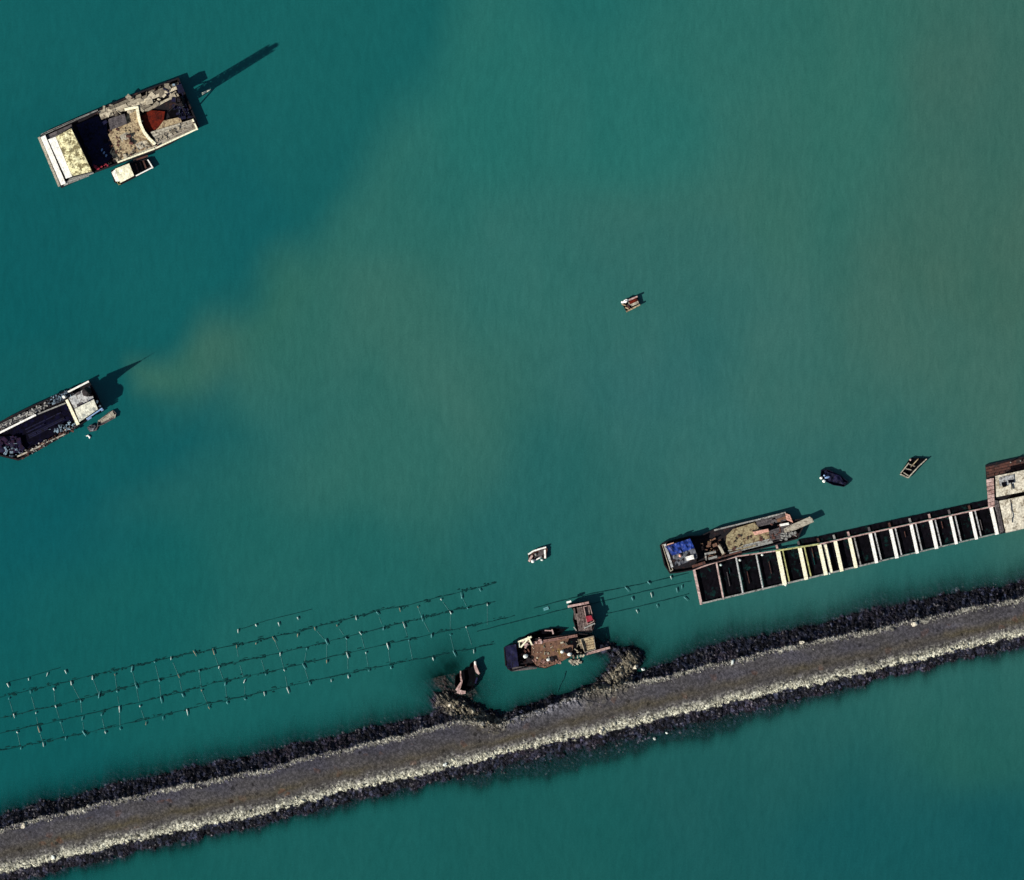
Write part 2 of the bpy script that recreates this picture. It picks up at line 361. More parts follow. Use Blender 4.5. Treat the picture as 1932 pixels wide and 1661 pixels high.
def grid_part(name, faces, parent, label=None):
    used, inv = np.unique(faces, return_inverse=True); inv = inv.reshape(-1, 4)
    me = bpy.data.meshes.new(name); me.from_pydata(co[used].tolist(), [], inv.tolist()); me.update()
    ca = me.color_attributes.new('pigment', 'FLOAT_COLOR', 'POINT')
    ca.data.foreach_set('color', np.concatenate([cf[used], np.ones((len(used), 1))], 1).astype(np.float32).ravel())
    me.materials.append(sm); o = bpy.data.objects.new(name, me); C.objects.link(o); o.parent = parent
    if label: o['label'] = label
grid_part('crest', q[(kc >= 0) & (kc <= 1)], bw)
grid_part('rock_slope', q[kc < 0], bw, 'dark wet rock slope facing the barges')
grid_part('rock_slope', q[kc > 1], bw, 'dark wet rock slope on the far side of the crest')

# loose armour stones along the edges
def stone_bm(rows, seed):
    r = random.Random(seed); vv = []; ff = []; cc = []
    tb = bmesh.new(); bmesh.ops.create_icosphere(tb, subdivisions=1, radius=1)
    bv = [v.co.copy() for v in tb.verts]; bf = [[v.index for v in f.verts] for f in tb.faces]; tb.free()
    for (px, py, z, s_, c_) in rows:
        a = r.uniform(0, 6.28); sx, sy, sz = s_*r.uniform(.7, 1.3), s_*r.uniform(.6, 1), s_*r.uniform(.45, .8)
        o = len(vv); wx, wy = W(px, py)
        for v in bv:
            kx = r.uniform(.75, 1.2); x, y = v.x*sx*kx, v.y*sy*kx
            vv.append((wx+x*math.cos(a)-y*math.sin(a), wy+x*math.sin(a)+y*math.cos(a), z+v.z*sz*kx)); cc.append(c_)
        ff += [[i+o for i in f] for f in bf]
    return vv, ff, cc
rr = random.Random(5); rows = []
xq = np.array([rr.uniform(-50, 1990) for _ in range(7500)]); kind = [rr.random() for _ in xq]
_, a0, a1, b1, b0 = base_h(xq, np.zeros_like(xq)); yq = np.zeros_like(xq)
for i, kd in enumerate(kind):
    if kd < .30: yq[i] = a1[i]+abs(rr.gauss(0, 5))-1
    elif kd < .55: yq[i] = b1[i]-abs(rr.gauss(0, 6))+2
    elif kd < .78: yq[i] = rr.uniform(a0[i]+8, a1[i])
    else: yq[i] = rr.uniform(b1[i], b0[i]-4)
hq = base_h(xq, yq)[0]
for i, kd in enumerate(kind):
    s_ = rr.uniform(.09, .24)*(1.7 if rr.random() < .05 else .85)
    g = rr.uniform(.7, 1.3)
    if kd < .30: g *= rr.choice([.25, .5, .8, 1.1]); c_ = (.26*g, .25*g, .22*g)
    elif kd < .55: g *= rr.choice([.3, .6, 1, 1, 1.2]); c_ = (.38*g, .37*g, .29*g)
    else:
        g *= rr.choice([.4, .7, 1, 1.5, 4]); c_ = (.018*g, .016*g, .02*g)
    rows.append((xq[i], yq[i], hq[i]+s_*.35, s_, c_))
for _ in range(520):                          # the two spurs
    if rr.random() < .45: t = rr.random(); px, py = 838+t*98+rr.gauss(0, 6), 1322+t*40+rr.gauss(0, 7)
    else: t = rr.random(); px, py = 1192-t*40+rr.gauss(0, 9), 1242+t*46+rr.gauss(0, 8)
    z = float(base_h(np.array([px]), np.array([py]))[0][0])
    if z < .1: continue
    g = rr.uniform(.5, 1.25); s_ = rr.uniform(.08, .34); g *= rr.choice([.35, .6, 1, 1]); rows.append((px, py, z+s_*.3, s_, (.17*g, .15*g, .11*g) if z > .45 else (.05*g, .04*g, .04*g)))
vv, ff, cc = stone_bm(rows, 3)
me = bpy.data.meshes.new('loose_stones'); me.from_pydata(vv, [], ff); me.update()
ca = me.color_attributes.new('pigment', 'FLOAT_COLOR', 'POINT'); ca.data.foreach_set('color', [v for c_ in cc for v in (*c_, 1)])
me.materials.append(sm); o = bpy.data.objects.new('loose_stones', me); C.objects.link(o)
tag(o, 'loose armour stones scattered along the edges of the breakwater', 'stones', kind='stuff')
# single pale boulders that stand out
BO = [(46, 1557, .75, 'pale boulder on the waterside rim at the far left end of the breakwater'), (1213, 1263, .5, 'round white boulder in the water just right of the short stone spur'),
      (1198, 1258, .75, 'tall pale boulder on the right shoulder of the stone spur'), (1382, 1249, .55, 'bright boulder on the barge side rim between spur and cage raft'),
      (1134, 1378, .7, 'pale blocky boulder in the sunlit band below the stone spur'), (840, 1442, .55, 'white boulder in the sunlit band below the wreck'),
      (848, 1330, .6, 'white boulder on the outer end of the spur by the wreck'), (1512, 1212, .6, 'bright boulder at the rim below the cream planks of the cage raft'),
      (1724, 1177, .8, 'large pale boulder on the barge side rim toward the right edge'), (101, 1617, .55, 'bright stone at the sunlit edge in the lower left corner'),
      (1235, 1394, .4, 'small white stone on the dark lower slope right of centre'), (1258, 1383, .35, 'small pink white stone on the dark lower slope, the right one of two')]
for px, py, s_, lab in BO:
    z = float(base_h(np.array([float(px)]), np.array([float(py)]))[0][0]); wx, wy = W(px, py)
    s_ *= .75; m = MB().blob((wx, wy, max(z, 0)+s_*.4), s_, s_*.75, s_*.6, random.random()*3, 2, .7, .8)
    tag(m.build('boulder', 'concrete' if s_ > .42 else 'floatw'), lab, 'boulder', 'boulders on the breakwater')

# ------------------------------------------------------------------ water
WC = [((100, 50), (16, 92, 92)), ((400, 450), (14, 90, 92)), ((50, 600), (8, 86, 88)), ((640, 290), (20, 93, 92)), ((800, 330), (42, 104, 96)), ((720, 430), (46, 104, 95)), ((600, 620), (50, 104, 93)), ((900, 200), (38, 106, 98)), ((550, 50), (20, 94, 92)),
      ((1200, 200), (40, 106, 98)), ((1600, 200), (52, 106, 94)), ((1880, 200), (62, 102, 90)), ((1400, 400), (58, 106, 94)), ((1100, 30), (34, 102, 96)), ((750, 600), (58, 106, 94)),
      ((350, 680), (62, 104, 90)), ((300, 700), (54, 104, 90)), ((520, 560), (48, 102, 88)), ((350, 850), (14, 88, 90)), ((700, 850), (50, 104, 94)), ((950, 480), (50, 106, 98)), ((1000, 1000), (36, 96, 92)), ((1500, 700), (60, 106, 97)),
      ((1750, 650), (64, 104, 92)), ((1900, 500), (66, 102, 88)), ((1900, 780), (64, 104, 92)), ((100, 1000), (8, 86, 90)), ((300, 1100), (20, 94, 90)), ((1200, 1100), (38, 94, 88)), ((100, 1450), (10, 86, 86)),
      ((500, 1350), (14, 90, 88)), ((1700, 1070), (44, 98, 92)), ((1350, 850), (52, 104, 98)), ((650, 1080), (32, 96, 90)), ((480, 1000), (30, 96, 90)), ((450, 820), (36, 98, 92)), ((150, 350), (12, 88, 90)), ((650, 180), (20, 94, 92)),
      ((300, 560), (16, 92, 92)), ((180, 700), (14, 88, 88)), ((1000, 1550), (24, 88, 84)), ((1400, 1500), (26, 86, 84)), ((1850, 1380), (32, 92, 84)), ((1850, 1600), (18, 82, 84)), ((1650, 1620), (20, 84, 85)), ((300, 1630), (20, 88, 84)), ((600, 1600), (24, 90, 86)),
      ((1050, 1270), (28, 90, 82)), ((1250, 700), (50, 102, 98)), ((1600, 950), (50, 100, 94)), ((870, 1200), (30, 92, 86)), ((850, 740), (58, 106, 95)), ((1300, 500), (54, 104, 96)), ((570, 780), (42, 100, 94)), ((200, 1250), (14, 88, 86))]
def lin(c): c = np.asarray(c, float)/255; return np.where(c <= .04045, c/12.92, ((c+.055)/1.055)**2.4)
GAIN = np.array([.95, 1.0, 1.02])*0.775
gx = np.concatenate([[-30000, -8000, -2500, -900], np.arange(-400, 2340, 4.5), [2900, 4500, 10000, 32000]])
gy = np.concatenate([[-30000, -8000, -2500, -900], np.arange(-300, 1960, 4.5), [2600, 4500, 10000, 32000]])
GX, GY = np.meshgrid(gx, gy, indexing='ij')
num = np.zeros(GX.shape+(3,)); den = np.zeros(GX.shape)
cx_ = np.clip(GX, 0, 1932)+lowfreq(GX, GY, .009, 21)*55; cy_ = np.clip(GY, 0, 1661)+lowfreq(GX, GY, .009, 22)*55
PLUME = [(900, -900), (862, -50), (842, 90), (775, 200), (722, 280), (668, 390), (600, 455), (470, 565), (340, 640), (255, 680), (262, 735), (400, 735), (445, 800), (400, 900), (300, 1000), (240, 1120), (420, 1290), (3000, 700+700), (3000, -900)]
px_, py_ = GX+lowfreq(GX, GY, .02, 23)*16+lowfreq(GX, GY, .006, 24)*22, GY+lowfreq(GX, GY, .02, 25)*16+lowfreq(GX, GY, .006, 26)*22
def inside(x, y, P):
    r_ = np.zeros(x.shape, bool)
    for (ax, ay), (bx, by) in zip(P, P[1:]+P[:1]):
        if ay == by: continue
        c_ = ((ay > y) != (by > y)) & (x < (bx-ax)*(y-ay)/(by-ay)+ax); r_ ^= c_
    return r_
sdist = segd(px_, py_, PLUME+PLUME[:1])*np.where(inside(px_, py_, PLUME), 1, -1)
soft = 62+np.clip(GY-760, 0, 400)*.5-28*np.exp(-((GX-300)**2+(GY-680)**2)/140**2); msk = np.clip(.5+sdist/soft/2, 0, 1); msk = msk*msk*(3-2*msk)
pa = np.array([a for a, _ in WC], float); ins = inside(pa[:, 0], pa[:, 1], PLUME)
fields = []
for want in (True, False):
    num = np.zeros(GX.shape+(3,)); den = np.zeros(GX.shape)
    for ((ax, ay), c_), f_ in zip(WC, ins):
        if f_ != want: continue
        wgt = 1/(((cx_-ax)**2+(cy_-ay)**2)/140**2+.3)**2
        num += wgt[..., None]*lin(c_)[None, None, :]; den += wgt
    fields.append(num/den[..., None])
fields[0] = fields[0]*np.array([.9, 1, 1.02])
num = fields[0]*msk[..., None]+fields[1]*(1-msk[..., None]); den = np.ones(GX.shape)
wc = num/den[..., None]*GAIN
depth = -base_h(GX, GY)[0]
edge = np.clip(1-np.exp(-.68*np.clip(depth, 0, 9)), .08, 1)
far = (GX < -350) | (GX > 2300); edge = np.where(far, 1, edge)
me = bpy.data.meshes.new('water'); ii = np.arange(GX.size).reshape(GX.shape)
q = np.stack([ii[:-1, :-1], ii[:-1, 1:], ii[1:, 1:], ii[1:, :-1]], -1).reshape(-1, 4)
me.from_pydata(np.stack([(GX-966)*S, (830.5-GY)*S, GX*0], -1).reshape(-1, 3).tolist(), [], q.tolist()); me.update()
ca = me.color_attributes.new('pigment', 'FLOAT_COLOR', 'POINT'); ca.data.foreach_set('color', np.concatenate([wc.reshape(-1, 3), np.ones((GX.size, 1))], 1).astype(np.float32).ravel())
fa = me.attributes.new('murk', 'FLOAT', 'POINT'); fa.data.foreach_set('value', edge.astype(np.float32).ravel())
wm, t, p = newmat('turbid_water')
g = nd(t, 'ShaderNodeNewGeometry').outputs['Position']
wn_ = nd(t, 'ShaderNodeTexNoise'); wn_.inputs['Scale'].default_value = .03; wn_.inputs['Detail'].default_value = 3; t.links.new(g, wn_.inputs['Vector'])
wv = nd(t, 'ShaderNodeVectorMath', operation='MULTIPLY_ADD'); t.links.new(wn_.outputs['Color'], wv.inputs[0]); wv.inputs[1].default_value = (6, 4, 0); t.links.new(g, wv.inputs[2])
mp = nd(t, 'ShaderNodeMapping'); mp.inputs['Rotation'].default_value = (0, 0, math.radians(-14)); mp.inputs['Scale'].default_value = (1.0, .28, 1); t.links.new(wv.outputs[0], mp.inputs['Vector'])
ripple = noi(t, mp.outputs[0], 1.0, 6, .62); fine = noi(t, g, 3.2, 4, .6); big = noi(t, mp.outputs[0], .12, 4, .55); cloud = noi(t, g, .045, 5, .55)
ca_ = nd(t, 'ShaderNodeAttribute', attribute_name='pigment').outputs['Color']
c = mixc(t, 1, ca_, mixc(t, ramp(t, ripple, .3, .7), (.88, .915, .915), (1.12, 1.08, 1.08)), 'MULTIPLY')
c = mixc(t, 1, c, mixc(t, ramp(t, big, .3, .7), (.9, .965, .965), (1.1, 1.03, 1.03)), 'MULTIPLY')
c = mixc(t, 1, c, mixc(t, ramp(t, cloud, .3, .7), (.9, .975, .98), (1.1, 1.02, 1.01)), 'MULTIPLY')
c = mixc(t, 1, c, mixc(t, ramp(t, fine, .3, .7), (.86, .92, .92), (1.14, 1.08, 1.08)), 'MULTIPLY')
t.links.new(c, p.inputs['Base Color']); p.inputs['Roughness'].default_value = .22; p.inputs['IOR'].default_value = 1.33
p.inputs['Specular IOR Level'].default_value = .5
b_ = nd(t, 'ShaderNodeBump'); b_.inputs['Strength'].default_value = .25; b_.inputs['Distance'].default_value = .12
t.links.new(math_(t, 'ADD', ripple, math_(t, 'MULTIPLY', fine, .35)), b_.inputs['Height']); t.links.new(b_.outputs[0], p.inputs['Normal'])
t.links.new(nd(t, 'ShaderNodeAttribute', attribute_name='murk').outputs['Fac'], p.inputs['Alpha'])
me.materials.append(wm); water = bpy.data.objects.new('water', me); C.objects.link(water); tag(water, kind='structure')

# ------------------------------------------------------------------ BARGE in the upper left
A = Z(50, 60, .2692)
r = thing('work_barge', 'large rusty work barge with cream cabin roof and red hold, upper left', 'barge', A(650, 710))
HO = A.L((98, 722), (300, 632), (560, 520), (800, 420), (1068, 322), (1130, 470), (1212, 668), (1010, 790), (900, 838), (470, 995), (245, 1098))
hull(r, HO, .3, 1.05, .3, 'hull', None)
MB().ring(A.L((98, 722), (300, 632), (500, 548), (502, 556), (300, 645), (115, 730)), .1, 1.06, 1.2).build('bulwark', 'woodg', r)
MB().bar(A(118, 735), A(262, 1072), .95, .9, 1.5, .95).build('stern_beam', 'white', r)
MB().bar(A(88, 740), A(232, 1085), .45, .2, .9, .4).build('rubbing_strake', 'wood', r)
m = MB().planks(A.L((500, 562), (1062, 325), (1078, 400), (525, 622)), 3, 1.0, 1.2, 4, .1, .1, .05); m.build('side_deck', 'scrapw', r)
MB().planks(A.L((600, 560), (1030, 400), (1035, 465), (860, 560), ), 4, .95, 1.14, 3, .2, .08, .07).build('side_deck', 'scrapw', r)
MB().planks(A.L((120, 738), (318, 648), (330, 690), (145, 770)), 2, .9, 1.1, 3, .1).build('side_deck', 'woodd', r)
MB().prism(A.L((575, 725), (600, 690), (690, 640), (710, 560), (775, 545), (800, 600), (822, 690), (870, 760), (905, 790), (860, 830), (640, 905), (585, 850), (612, 800), (590, 760)), .8, 1.02, .5).build('main_deck', 'sand', r)
# curved cream beam
cv = [(775, 525), (786, 590), (800, 650), (825, 705), (862, 752), (905, 792)]
m = MB()
for i in range(5): m.bar(A(*cv[i]), A(*cv[i+1]), .55, 1.0, 1.45, .8)
m.build('arched_beam', 'creamp', r)
MB().bar(A(690, 548), A(780, 530), .5, 1.0, 1.35, .8).build('cross_beam', 'creamp', r)
MB().planks(A.L((640, 680), (700, 650), (860, 800), (700, 870)), 4, .95, 1.07, 3, .3, .08, .03).build('deck_board', 'wood', r)
MB().sheet(A.L((575, 615), (690, 578), (708, 648), (590, 692)), 8, 6, 1.5, .03, .5).build('hatch_cover', 'woodd', r)
MB().prism(A.L((795, 598), (870, 552), (972, 560), (962, 620), (1000, 640), (960, 668), (880, 712), (850, 700), (815, 655)), .2, .62, .6).build('hold_floor', 'red', r)
MB().planks(A.L((870, 705), (1180, 610), (1200, 672), (930, 815)), 6, .95, 1.12, 4, .06, .06, .05).build('fore_deck', 'wood', r)
MB().prism(A.L((962, 625), (1080, 600), (1090, 640), (900, 700), (880, 715), (930, 670)), .85, .97, .5).build('fore_deck', 'sand', r)
MB().planks(A.L((600, 925), (860, 838), (1195, 690), (1205, 676), ), 2, 1.0, 1.12, 3, .1).build('side_rail', 'wood', r)
MB().bar(A(640, 918), A(900, 822), .3, 1.1, 1.35, .7).bar(A(905, 820), A(1200, 682), .3, 1.1, 1.32, .9).bar(A(1200, 690), A(1165, 615), .28, 1.1, 1.32, .8).build('bulwark', 'creamp', r)
m = MB(); m.planks(A.L((1000, 385), (1078, 345), (1150, 600), (1090, 620)), 5, .8, 1.0, 4, .25, .12, .08, False); m.build('bow_platform', 'navy', r)
MB().prism(A.L((985, 560), (1068, 490), (1125, 600), (1080, 598), (1015, 620)), .32, .5, .1).build('hold_floor', 'black', r)
MB().prism(A.L((350, 655), (500, 590), (560, 640), (575, 740), (640, 830), (560, 925), (480, 950), (430, 850)), .3, .7, .6).build('hold_floor', 'navy', r)
# cabin
cb = MB().prism(A.L((172, 758), (318, 694), (345, 722), (462, 985), (285, 1030)), .5, 3.9, .2).build('cabin', 'woodd', r)
MB().sheet(A.L((215, 742), (322, 684), (468, 985), (330, 1018)), 14, 20, 4.2, .05, .22, lambda u, v: .12*(1-abs(u-.4))).build('roof', 'cream', cb)
MB().sheet(A.L((160, 762), (212, 742), (328, 1020), (285, 1035)), 6, 18, 3.95, .02, .2).build('awning', 'white', cb)
MB().planks(A.L((268, 1040), (470, 985), (478, 1000), (262, 1085)), 3, 1.0, 1.25, 4, .15, .08).build('stern_deck', 'woodg', r)
# winch, bollards, crane mast
wn = MB(); x, y = A(725, 760)
wn.tube([(*A(700, 735), 1.25), (*A(735, 730), 1.25)], .3, 10).tube([(*A(722, 775), 1.2), (*A(750, 785), 1.2)], .34, 10).bar(A(715, 730), A(738, 790), .2, 1.0, 1.4)
wn.build('winch', 'hullrust', r)
m = MB()
for dx, dy in ((-.5, -.5), (.5, -.5), (.5, .5), (-.5, .5)):
    bx, by = A(1085, 500); m.tube([(bx+dx*1.3, by+dy*1.3, .8), (bx+dx, by+dy, 11.6)], .11)
for i in range(12):
    z0 = 1.2+i*.85; bx, by = A(1085, 500)
    for a, b in (((-.55, -.55), (.55, -.55)), ((.55, -.55), (.55, .55)), ((.55, .55), (-.55, .55)), ((-.55, .55), (-.55, -.55))):
        m.tube([(bx+a[0], by+a[1], z0), (bx+b[0], by+b[1], z0+.85)], .09, 4)
        m.tube([(bx+b[0], by+b[1], z0), (bx+a[0], by+a[1], z0+.85)], .09, 4)
m.prism([(bx-.3, by-.3), (bx+.3, by-.3), (bx+.3, by+.3), (bx-.3, by+.3)], 1, 12.2)
cm = m.build('crane_mast', 'hull', r)
MB().tube([(*A(1040, 430), 1), (bx, by, 5.5)], .12).tube([(*A(1120, 590), 1), (bx, by, 5.5)], .12).tube([(*A(1000, 560), 1), (bx, by, 9)], .08).build('stay', 'hull', cm)
MB().prism(A.L((1050, 380), (1090, 370), (1112, 425), (1070, 440)), .9, 2.9).build('engine_housing', 'navy', r)
m = MB()
for x, y in ((560, 870), (530, 830), (545, 850)): m.blob((*A(x, y), .9), .3, .2, .25, 1)
m.build('bright_fitting', 'bluel', r)
o = scatter(A.L((470, 940), (570, 925), (575, 950), (480, 975)), 16, .9, .2, .7, .3).build('red_netting', 'crim'); tag(o, 'small heap of red netting on the lower edge of the big barge', 'netting', kind='stuff')
o = scatter(A.L((500, 555), (1040, 340), (1050, 470), (620, 640)), 34, 1.12, .3, 1.8, .25).build('deck_debris', 'scrapw'); tag(o, 'broken planks and scrap along the upper side deck of the big barge', 'debris', kind='stuff')
o = scatter(A.L((960, 400), (1060, 350), (1170, 620), (1080, 620)), 40, .8, .2, 1.0, .7).build('deck_gear', 'navy'); tag(o, 'dark gear around the crane mast at the right end of the big barge', 'gear', kind='stuff')
o = scatter(A.L((980, 390), (1060, 360), (1150, 600), (1090, 600)), 14, 1.2, .15, .6, .4).build('deck_gear', 'scrapb'); tag(o, 'a few pale blue scraps at the right end of the big barge', 'gear', kind='stuff')
o = scatter(A.L((620, 640), (800, 600), (860, 800), (620, 880)), 30, 1.02, .15, .7, .2).build('deck_debris', 'sand'); tag(o, 'sandy lumps on the middle deck of the big barge', 'debris', kind='stuff')
o = scatter(A.L((560, 700), (640, 680), (660, 840), (600, 860)), 22, .9, .2, .8, .3).build('deck_debris', 'hullrust'); tag(o, 'rusty scraps along the left rim of the sandy deck of the big barge', 'debris', kind='stuff')
o = scatter(A.L((600, 880), (1180, 620), (1190, 660), (640, 910)), 60, 1.08, .2, .9, .25).build('deck_debris', 'scrapw'); tag(o, 'loose boards along the lower side deck of the big barge', 'debris', kind='stuff')
o = scatter(A.L((350, 660), (540, 600), (600, 850), (470, 930)), 26, .65, .3, 1.2, .6).build('deck_debris', 'navy'); tag(o, 'dark blue gear lying in the shaded hold of the big barge beside its cabin', 'gear', kind='stuff')
def post_row(zz, pts, z0, z1, rad, mat, root, name):
    for x, y in pts: MB().tube([(*zz(x, y), z0), (*zz(x, y), z1)], rad, 8).build(name, mat, root)
post_row(A, [(1175, 640), (920, 800), (735, 865), (500, 575), (740, 470), (900, 405)], 1.0, 1.6, .16, 'hullrust', r, 'bollard')
# fenders
m = MB()
# driftwood
m = MB().bar(A(1230, 435), A(1292, 405), .45, .0, .14, .9, .2).blob((*A(1270, 415), .08), .5, .18, .1, .5, 2, .4, .9)
tag(m.build('driftwood', 'creamp'), 'pale scrap of driftwood floating off the right end of the big barge', 'driftwood')
# tender alongside
r = thing('tender_boat', 'small tender with bright cream canopy tied below the big barge', 'boat', A(740, 980))
TH = A.L((592, 975), (700, 925), (850, 892), (892, 955), (770, 1020), (655, 1078), (615, 1055))
hull(r, TH, .15, .6, .14, 'hull', None)
MB().bar(A(768, 1012), A(885, 952), .22, .6, .78, .9).bar(A(850, 898), A(888, 958), .22, .6, .76, .8).build('gunwale', 'white', r)
MB().sheet(A.L((622, 965), (722, 925), (757, 1012), (662, 1062)), 10, 10, 1.75, .06, .35, lambda u, v: .2*math.sin(v*3.14)).build('canopy', 'creamp', r)
MB().sheet(A.L((598, 988), (622, 968), (655, 1050), (628, 1052)), 5, 8, 1.2, .04, .3).build('windscreen', 'white', r)
MB().bar(A(750, 905), A(852, 872), .35, .6, .9, .4).build('boarding_plank', 'hullrust', r)
for x in (785, 815, 838): MB().bar(A(x, 985-(x-785)*.5), A(x-20, 925-(x-785)*.4), .3, .3, .5).build('thwart', 'hullrust', r)
MB().ring(A.L((600, 985), (612, 978), (660, 1070), (648, 1078)), .06, .6, .75).build('stern_rail', 'yellow', r)

# ------------------------------------------------------------------ BARGE at the left edge
B = Z(0, 670, .1553)
r = thing('hopper_barge', 'dark open barge with pale curved deckhouse roof, cut by the left edge', 'barge', B(500, 850))
HO = B.L((-380, 1010), (-60, 850), (40, 790), (340, 640), (600, 525), (740, 462), (1085, 318), (1180, 480), (1262, 660), (960, 865), (780, 985), (500, 1140), (230, 1285), (60, 1245), (-120, 1200), (-350, 1160))
hull(r, HO, .15, 1.0, .3, 'hull', None)
MB().prism(B.L((-320, 1020), (0, 960), (440, 740), (700, 610), (800, 600), (940, 850), (780, 930), (220, 1200), (60, 1190), (-300, 1130)), .16, .24, .2).build('hold_floor', 'deep', r)
MB().sheet(B.L((-200, 1000), (215, 985), (290, 1190), (-150, 1180)), 18, 10, .6, .2, .5, None, .9).build('bow_cover', 'navy', r)
o = scatter(B.L((-60, 1010), (230, 990), (280, 1180), (0, 1200)), 46, .62, .2, 1.2, .35).build('deck_gear', 'plum'); tag(o, 'plum and navy gear heaped in the rounded bow of the left edge barge', 'gear', kind='stuff')
o = scatter(B.L((20, 1080), (260, 1060), (230, 1230), (60, 1235)), 22, .75, .15, .7, .3).build('deck_gear', 'scrapb'); tag(o, 'blue scraps in the bow of the left edge barge', 'gear', kind='stuff')
MB().planks(B.L((300, 900), (740, 690), (800, 800), (360, 1020)), 7, .26, .42, 3, .35, .1, .1).build('hold_board', 'navy', r)
MB().planks(B.L((-60, 870), (600, 540), (640, 600), (-20, 930)), 3, .85, 1.0, 6, .35, .1, .1).build('side_deck', 'scrap', r)
MB().bar(B(-200, 1045), B(440, 728), .35, 1.0, 1.35, .9).build('coaming', 'white', r)
MB().bar(B(440, 728), B(800, 585), .25, .8, 1.1, .2).build('coaming', 'woodg', r)
MB().bar(B(815, 545), B(955, 848), .52, 1.2, 2.0, .95, .6).build('cross_beam', 'creamp', r)
MB().blob((*B(785, 510), 1.7), .34, .32, .4, 0, 2, .2).build('capstan', 'white', r)
MB().bar(B(828, 452), B(1082, 322), .34, 1.05, 1.3, .85).build('bulwark', 'white', r)
MB().planks(B.L((600, 530), (820, 440), (850, 520), (640, 610)), 3, .8, 1.0, 4, .4, .1, .1).build('side_deck', 'scrapb', r)
MB().planks(B.L((300, 1180), (770, 930), (800, 965), (330, 1235)), 3, .85, 1.0, 6, .3, .1, .08).build('side_deck', 'hullrust', r)
MB().bar(B(215, 1235), B(500, 1105), .28, 1.0, 1.2, .7).bar(B(505, 1090), B(800, 960), .2, 1.0, 1.15, .4).build('bulwark', 'wood', r)
cb = MB().prism(B.L((870, 545), (1090, 400), (1185, 655), (985, 805)), .5, 2.9, .2).build('deckhouse', 'woodd', r)
MB().sheet(B.L((845, 525), (1100, 380), (1150, 535), (915, 650)), 12, 8, 3.0, .07, .3).build('roof', 'gmetal', cb)
MB().sheet(B.L((917, 656), (1150, 540), (1200, 660), (975, 815)), 10, 12, 3.0, .02, .25, lambda u, v: .45*math.sin(math.pi*min(1, v*.8+.2))).build('roof', 'sheen', cb)
MB().sheet(B.L((955, 620), (1140, 525), (1160, 560), (960, 655)), 8, 3, 3.1, .04, .1).build('roof_seam', 'navy', cb)
MB().sheet(B.L((1080, 430), (1115, 410), (1140, 500), (1090, 510)), 4, 4, 3.1, .04, .1).build('roof_patch', 'black', cb)
MB().sheet(B.L((940, 600), (1010, 575), (1020, 600), (950, 640)), 5, 3, 3.08, .04, .1).build('roof_patch', 'woodd', cb)
MB().sheet(B.L((930, 470), (980, 440), (990, 470), (940, 500)), 5, 3, 3.12, .05, .1).build('roof_patch', 'woodd', cb)
MB().planks(B.L((1050, 775), (1245, 640), (1268, 670), (1070, 800)), 2, 1.2, 1.9, 3, .1, .1).build('side_tarp', 'bluel', r)
MB().blob((*B(1220, 622), 2.0), .25, .2, .3).blob((*B(1185, 570), 2.2), .25, .3, .4).build('vent_cowl', 'white', r)
# signal mast: a pyramid with stays
m = MB(); bx, by = B(1085, 455)
m.tube([(bx-.3, by+.1, 2.9), (bx-.2, by+.1, 4.6), (bx, by, 6.6)], [1.0, .55, .12], 8)
m.tube([(bx, by, 6.4), (bx, by, 8.4)], [.07, .03]); m.build('signal_mast', 'hull', r)
o = scatter(B.L((0, 850), (560, 570), (600, 620), (20, 930)), 120, .95, .1, .5, .3).build('deck_gear', 'scrap'); tag(o, 'grey and white gear strewn on the upper side deck of the left edge barge', 'gear', kind='stuff')
o = scatter(B.L((240, 1200), (900, 850), (940, 900), (270, 1270)), 60, .95, .15, .6, .35).build('deck_gear', 'hullrust'); tag(o, 'rusty scrap along the lower side deck of the left edge barge', 'gear', kind='stuff')
o = scatter(B.L((230, 1190), (880, 860), (930, 910), (260, 1270)), 60, 1.0, .1, .35, .3).build('deck_gear', 'scrap'); tag(o, 'black and white odds and ends along the lower side of the left edge barge', 'gear', kind='stuff')
o = scatter(B.L((560, 530), (880, 400), (900, 500), (600, 620)), 60, .95, .1, .45, .4).build('deck_gear', 'scrapb'); tag(o, 'pale blue gear piled before the deckhouse of the left edge barge', 'gear', kind='stuff')
o = scatter(B.L((600, 900), (900, 780), (960, 870), (700, 960)), 50, .9, .15, .6, .4).build('deck_gear', 'scrapb'); tag(o, 'dark blue gear by the foot of the pale cross beam on the left edge barge', 'gear', kind='stuff')
# small craft by it
r = thing('skiff', 'weathered brown skiff tied to the lower right corner of the left edge barge', 'boat', B(1300, 760))
hull(r, B.L((1190, 800), (1330, 690), (1380, 672), (1420, 715), (1400, 765), (1250, 850), (1180, 870)), .1, .45, .12, 'woodd', None)
MB().planks(B.L((1200, 810), (1370, 690), (1405, 745), (1240, 820)), 4, .3, .5, 2, .15, .06, .08).build('floor_board', 'wood', r)
MB().bar(B(1195, 805), B(1375, 680), .12, .45, .6, .9).bar(B(1405, 720), B(1395, 768), .14, .45, .6, .8).build('gunwale', 'wood', r)
r = thing('raft_float', 'dark lumpy float with a net heap below the left edge barge', 'float', B(1120, 890))
MB().prism(B.L((1060, 880), (1120, 840), (1190, 870), (1170, 920), (1090, 935)), -.2, .3).build('platform', 'woodd', r)
MB().blob((*B(1120, 885), .35), .7, .5, .35, .4, 3, .8).build('net_heap', 'greyt', r)
m = MB(); cv = [B(1045, 985), B(1070, 978), B(1092, 1000), B(1085, 1018)]
m.tube([(*p_, .12) for p_ in cv], [.07, .16, .17, .06], 8)
tag(m.build('buoy', 'white'), 'curved white and red buoy floating below the left edge barge', 'buoy')

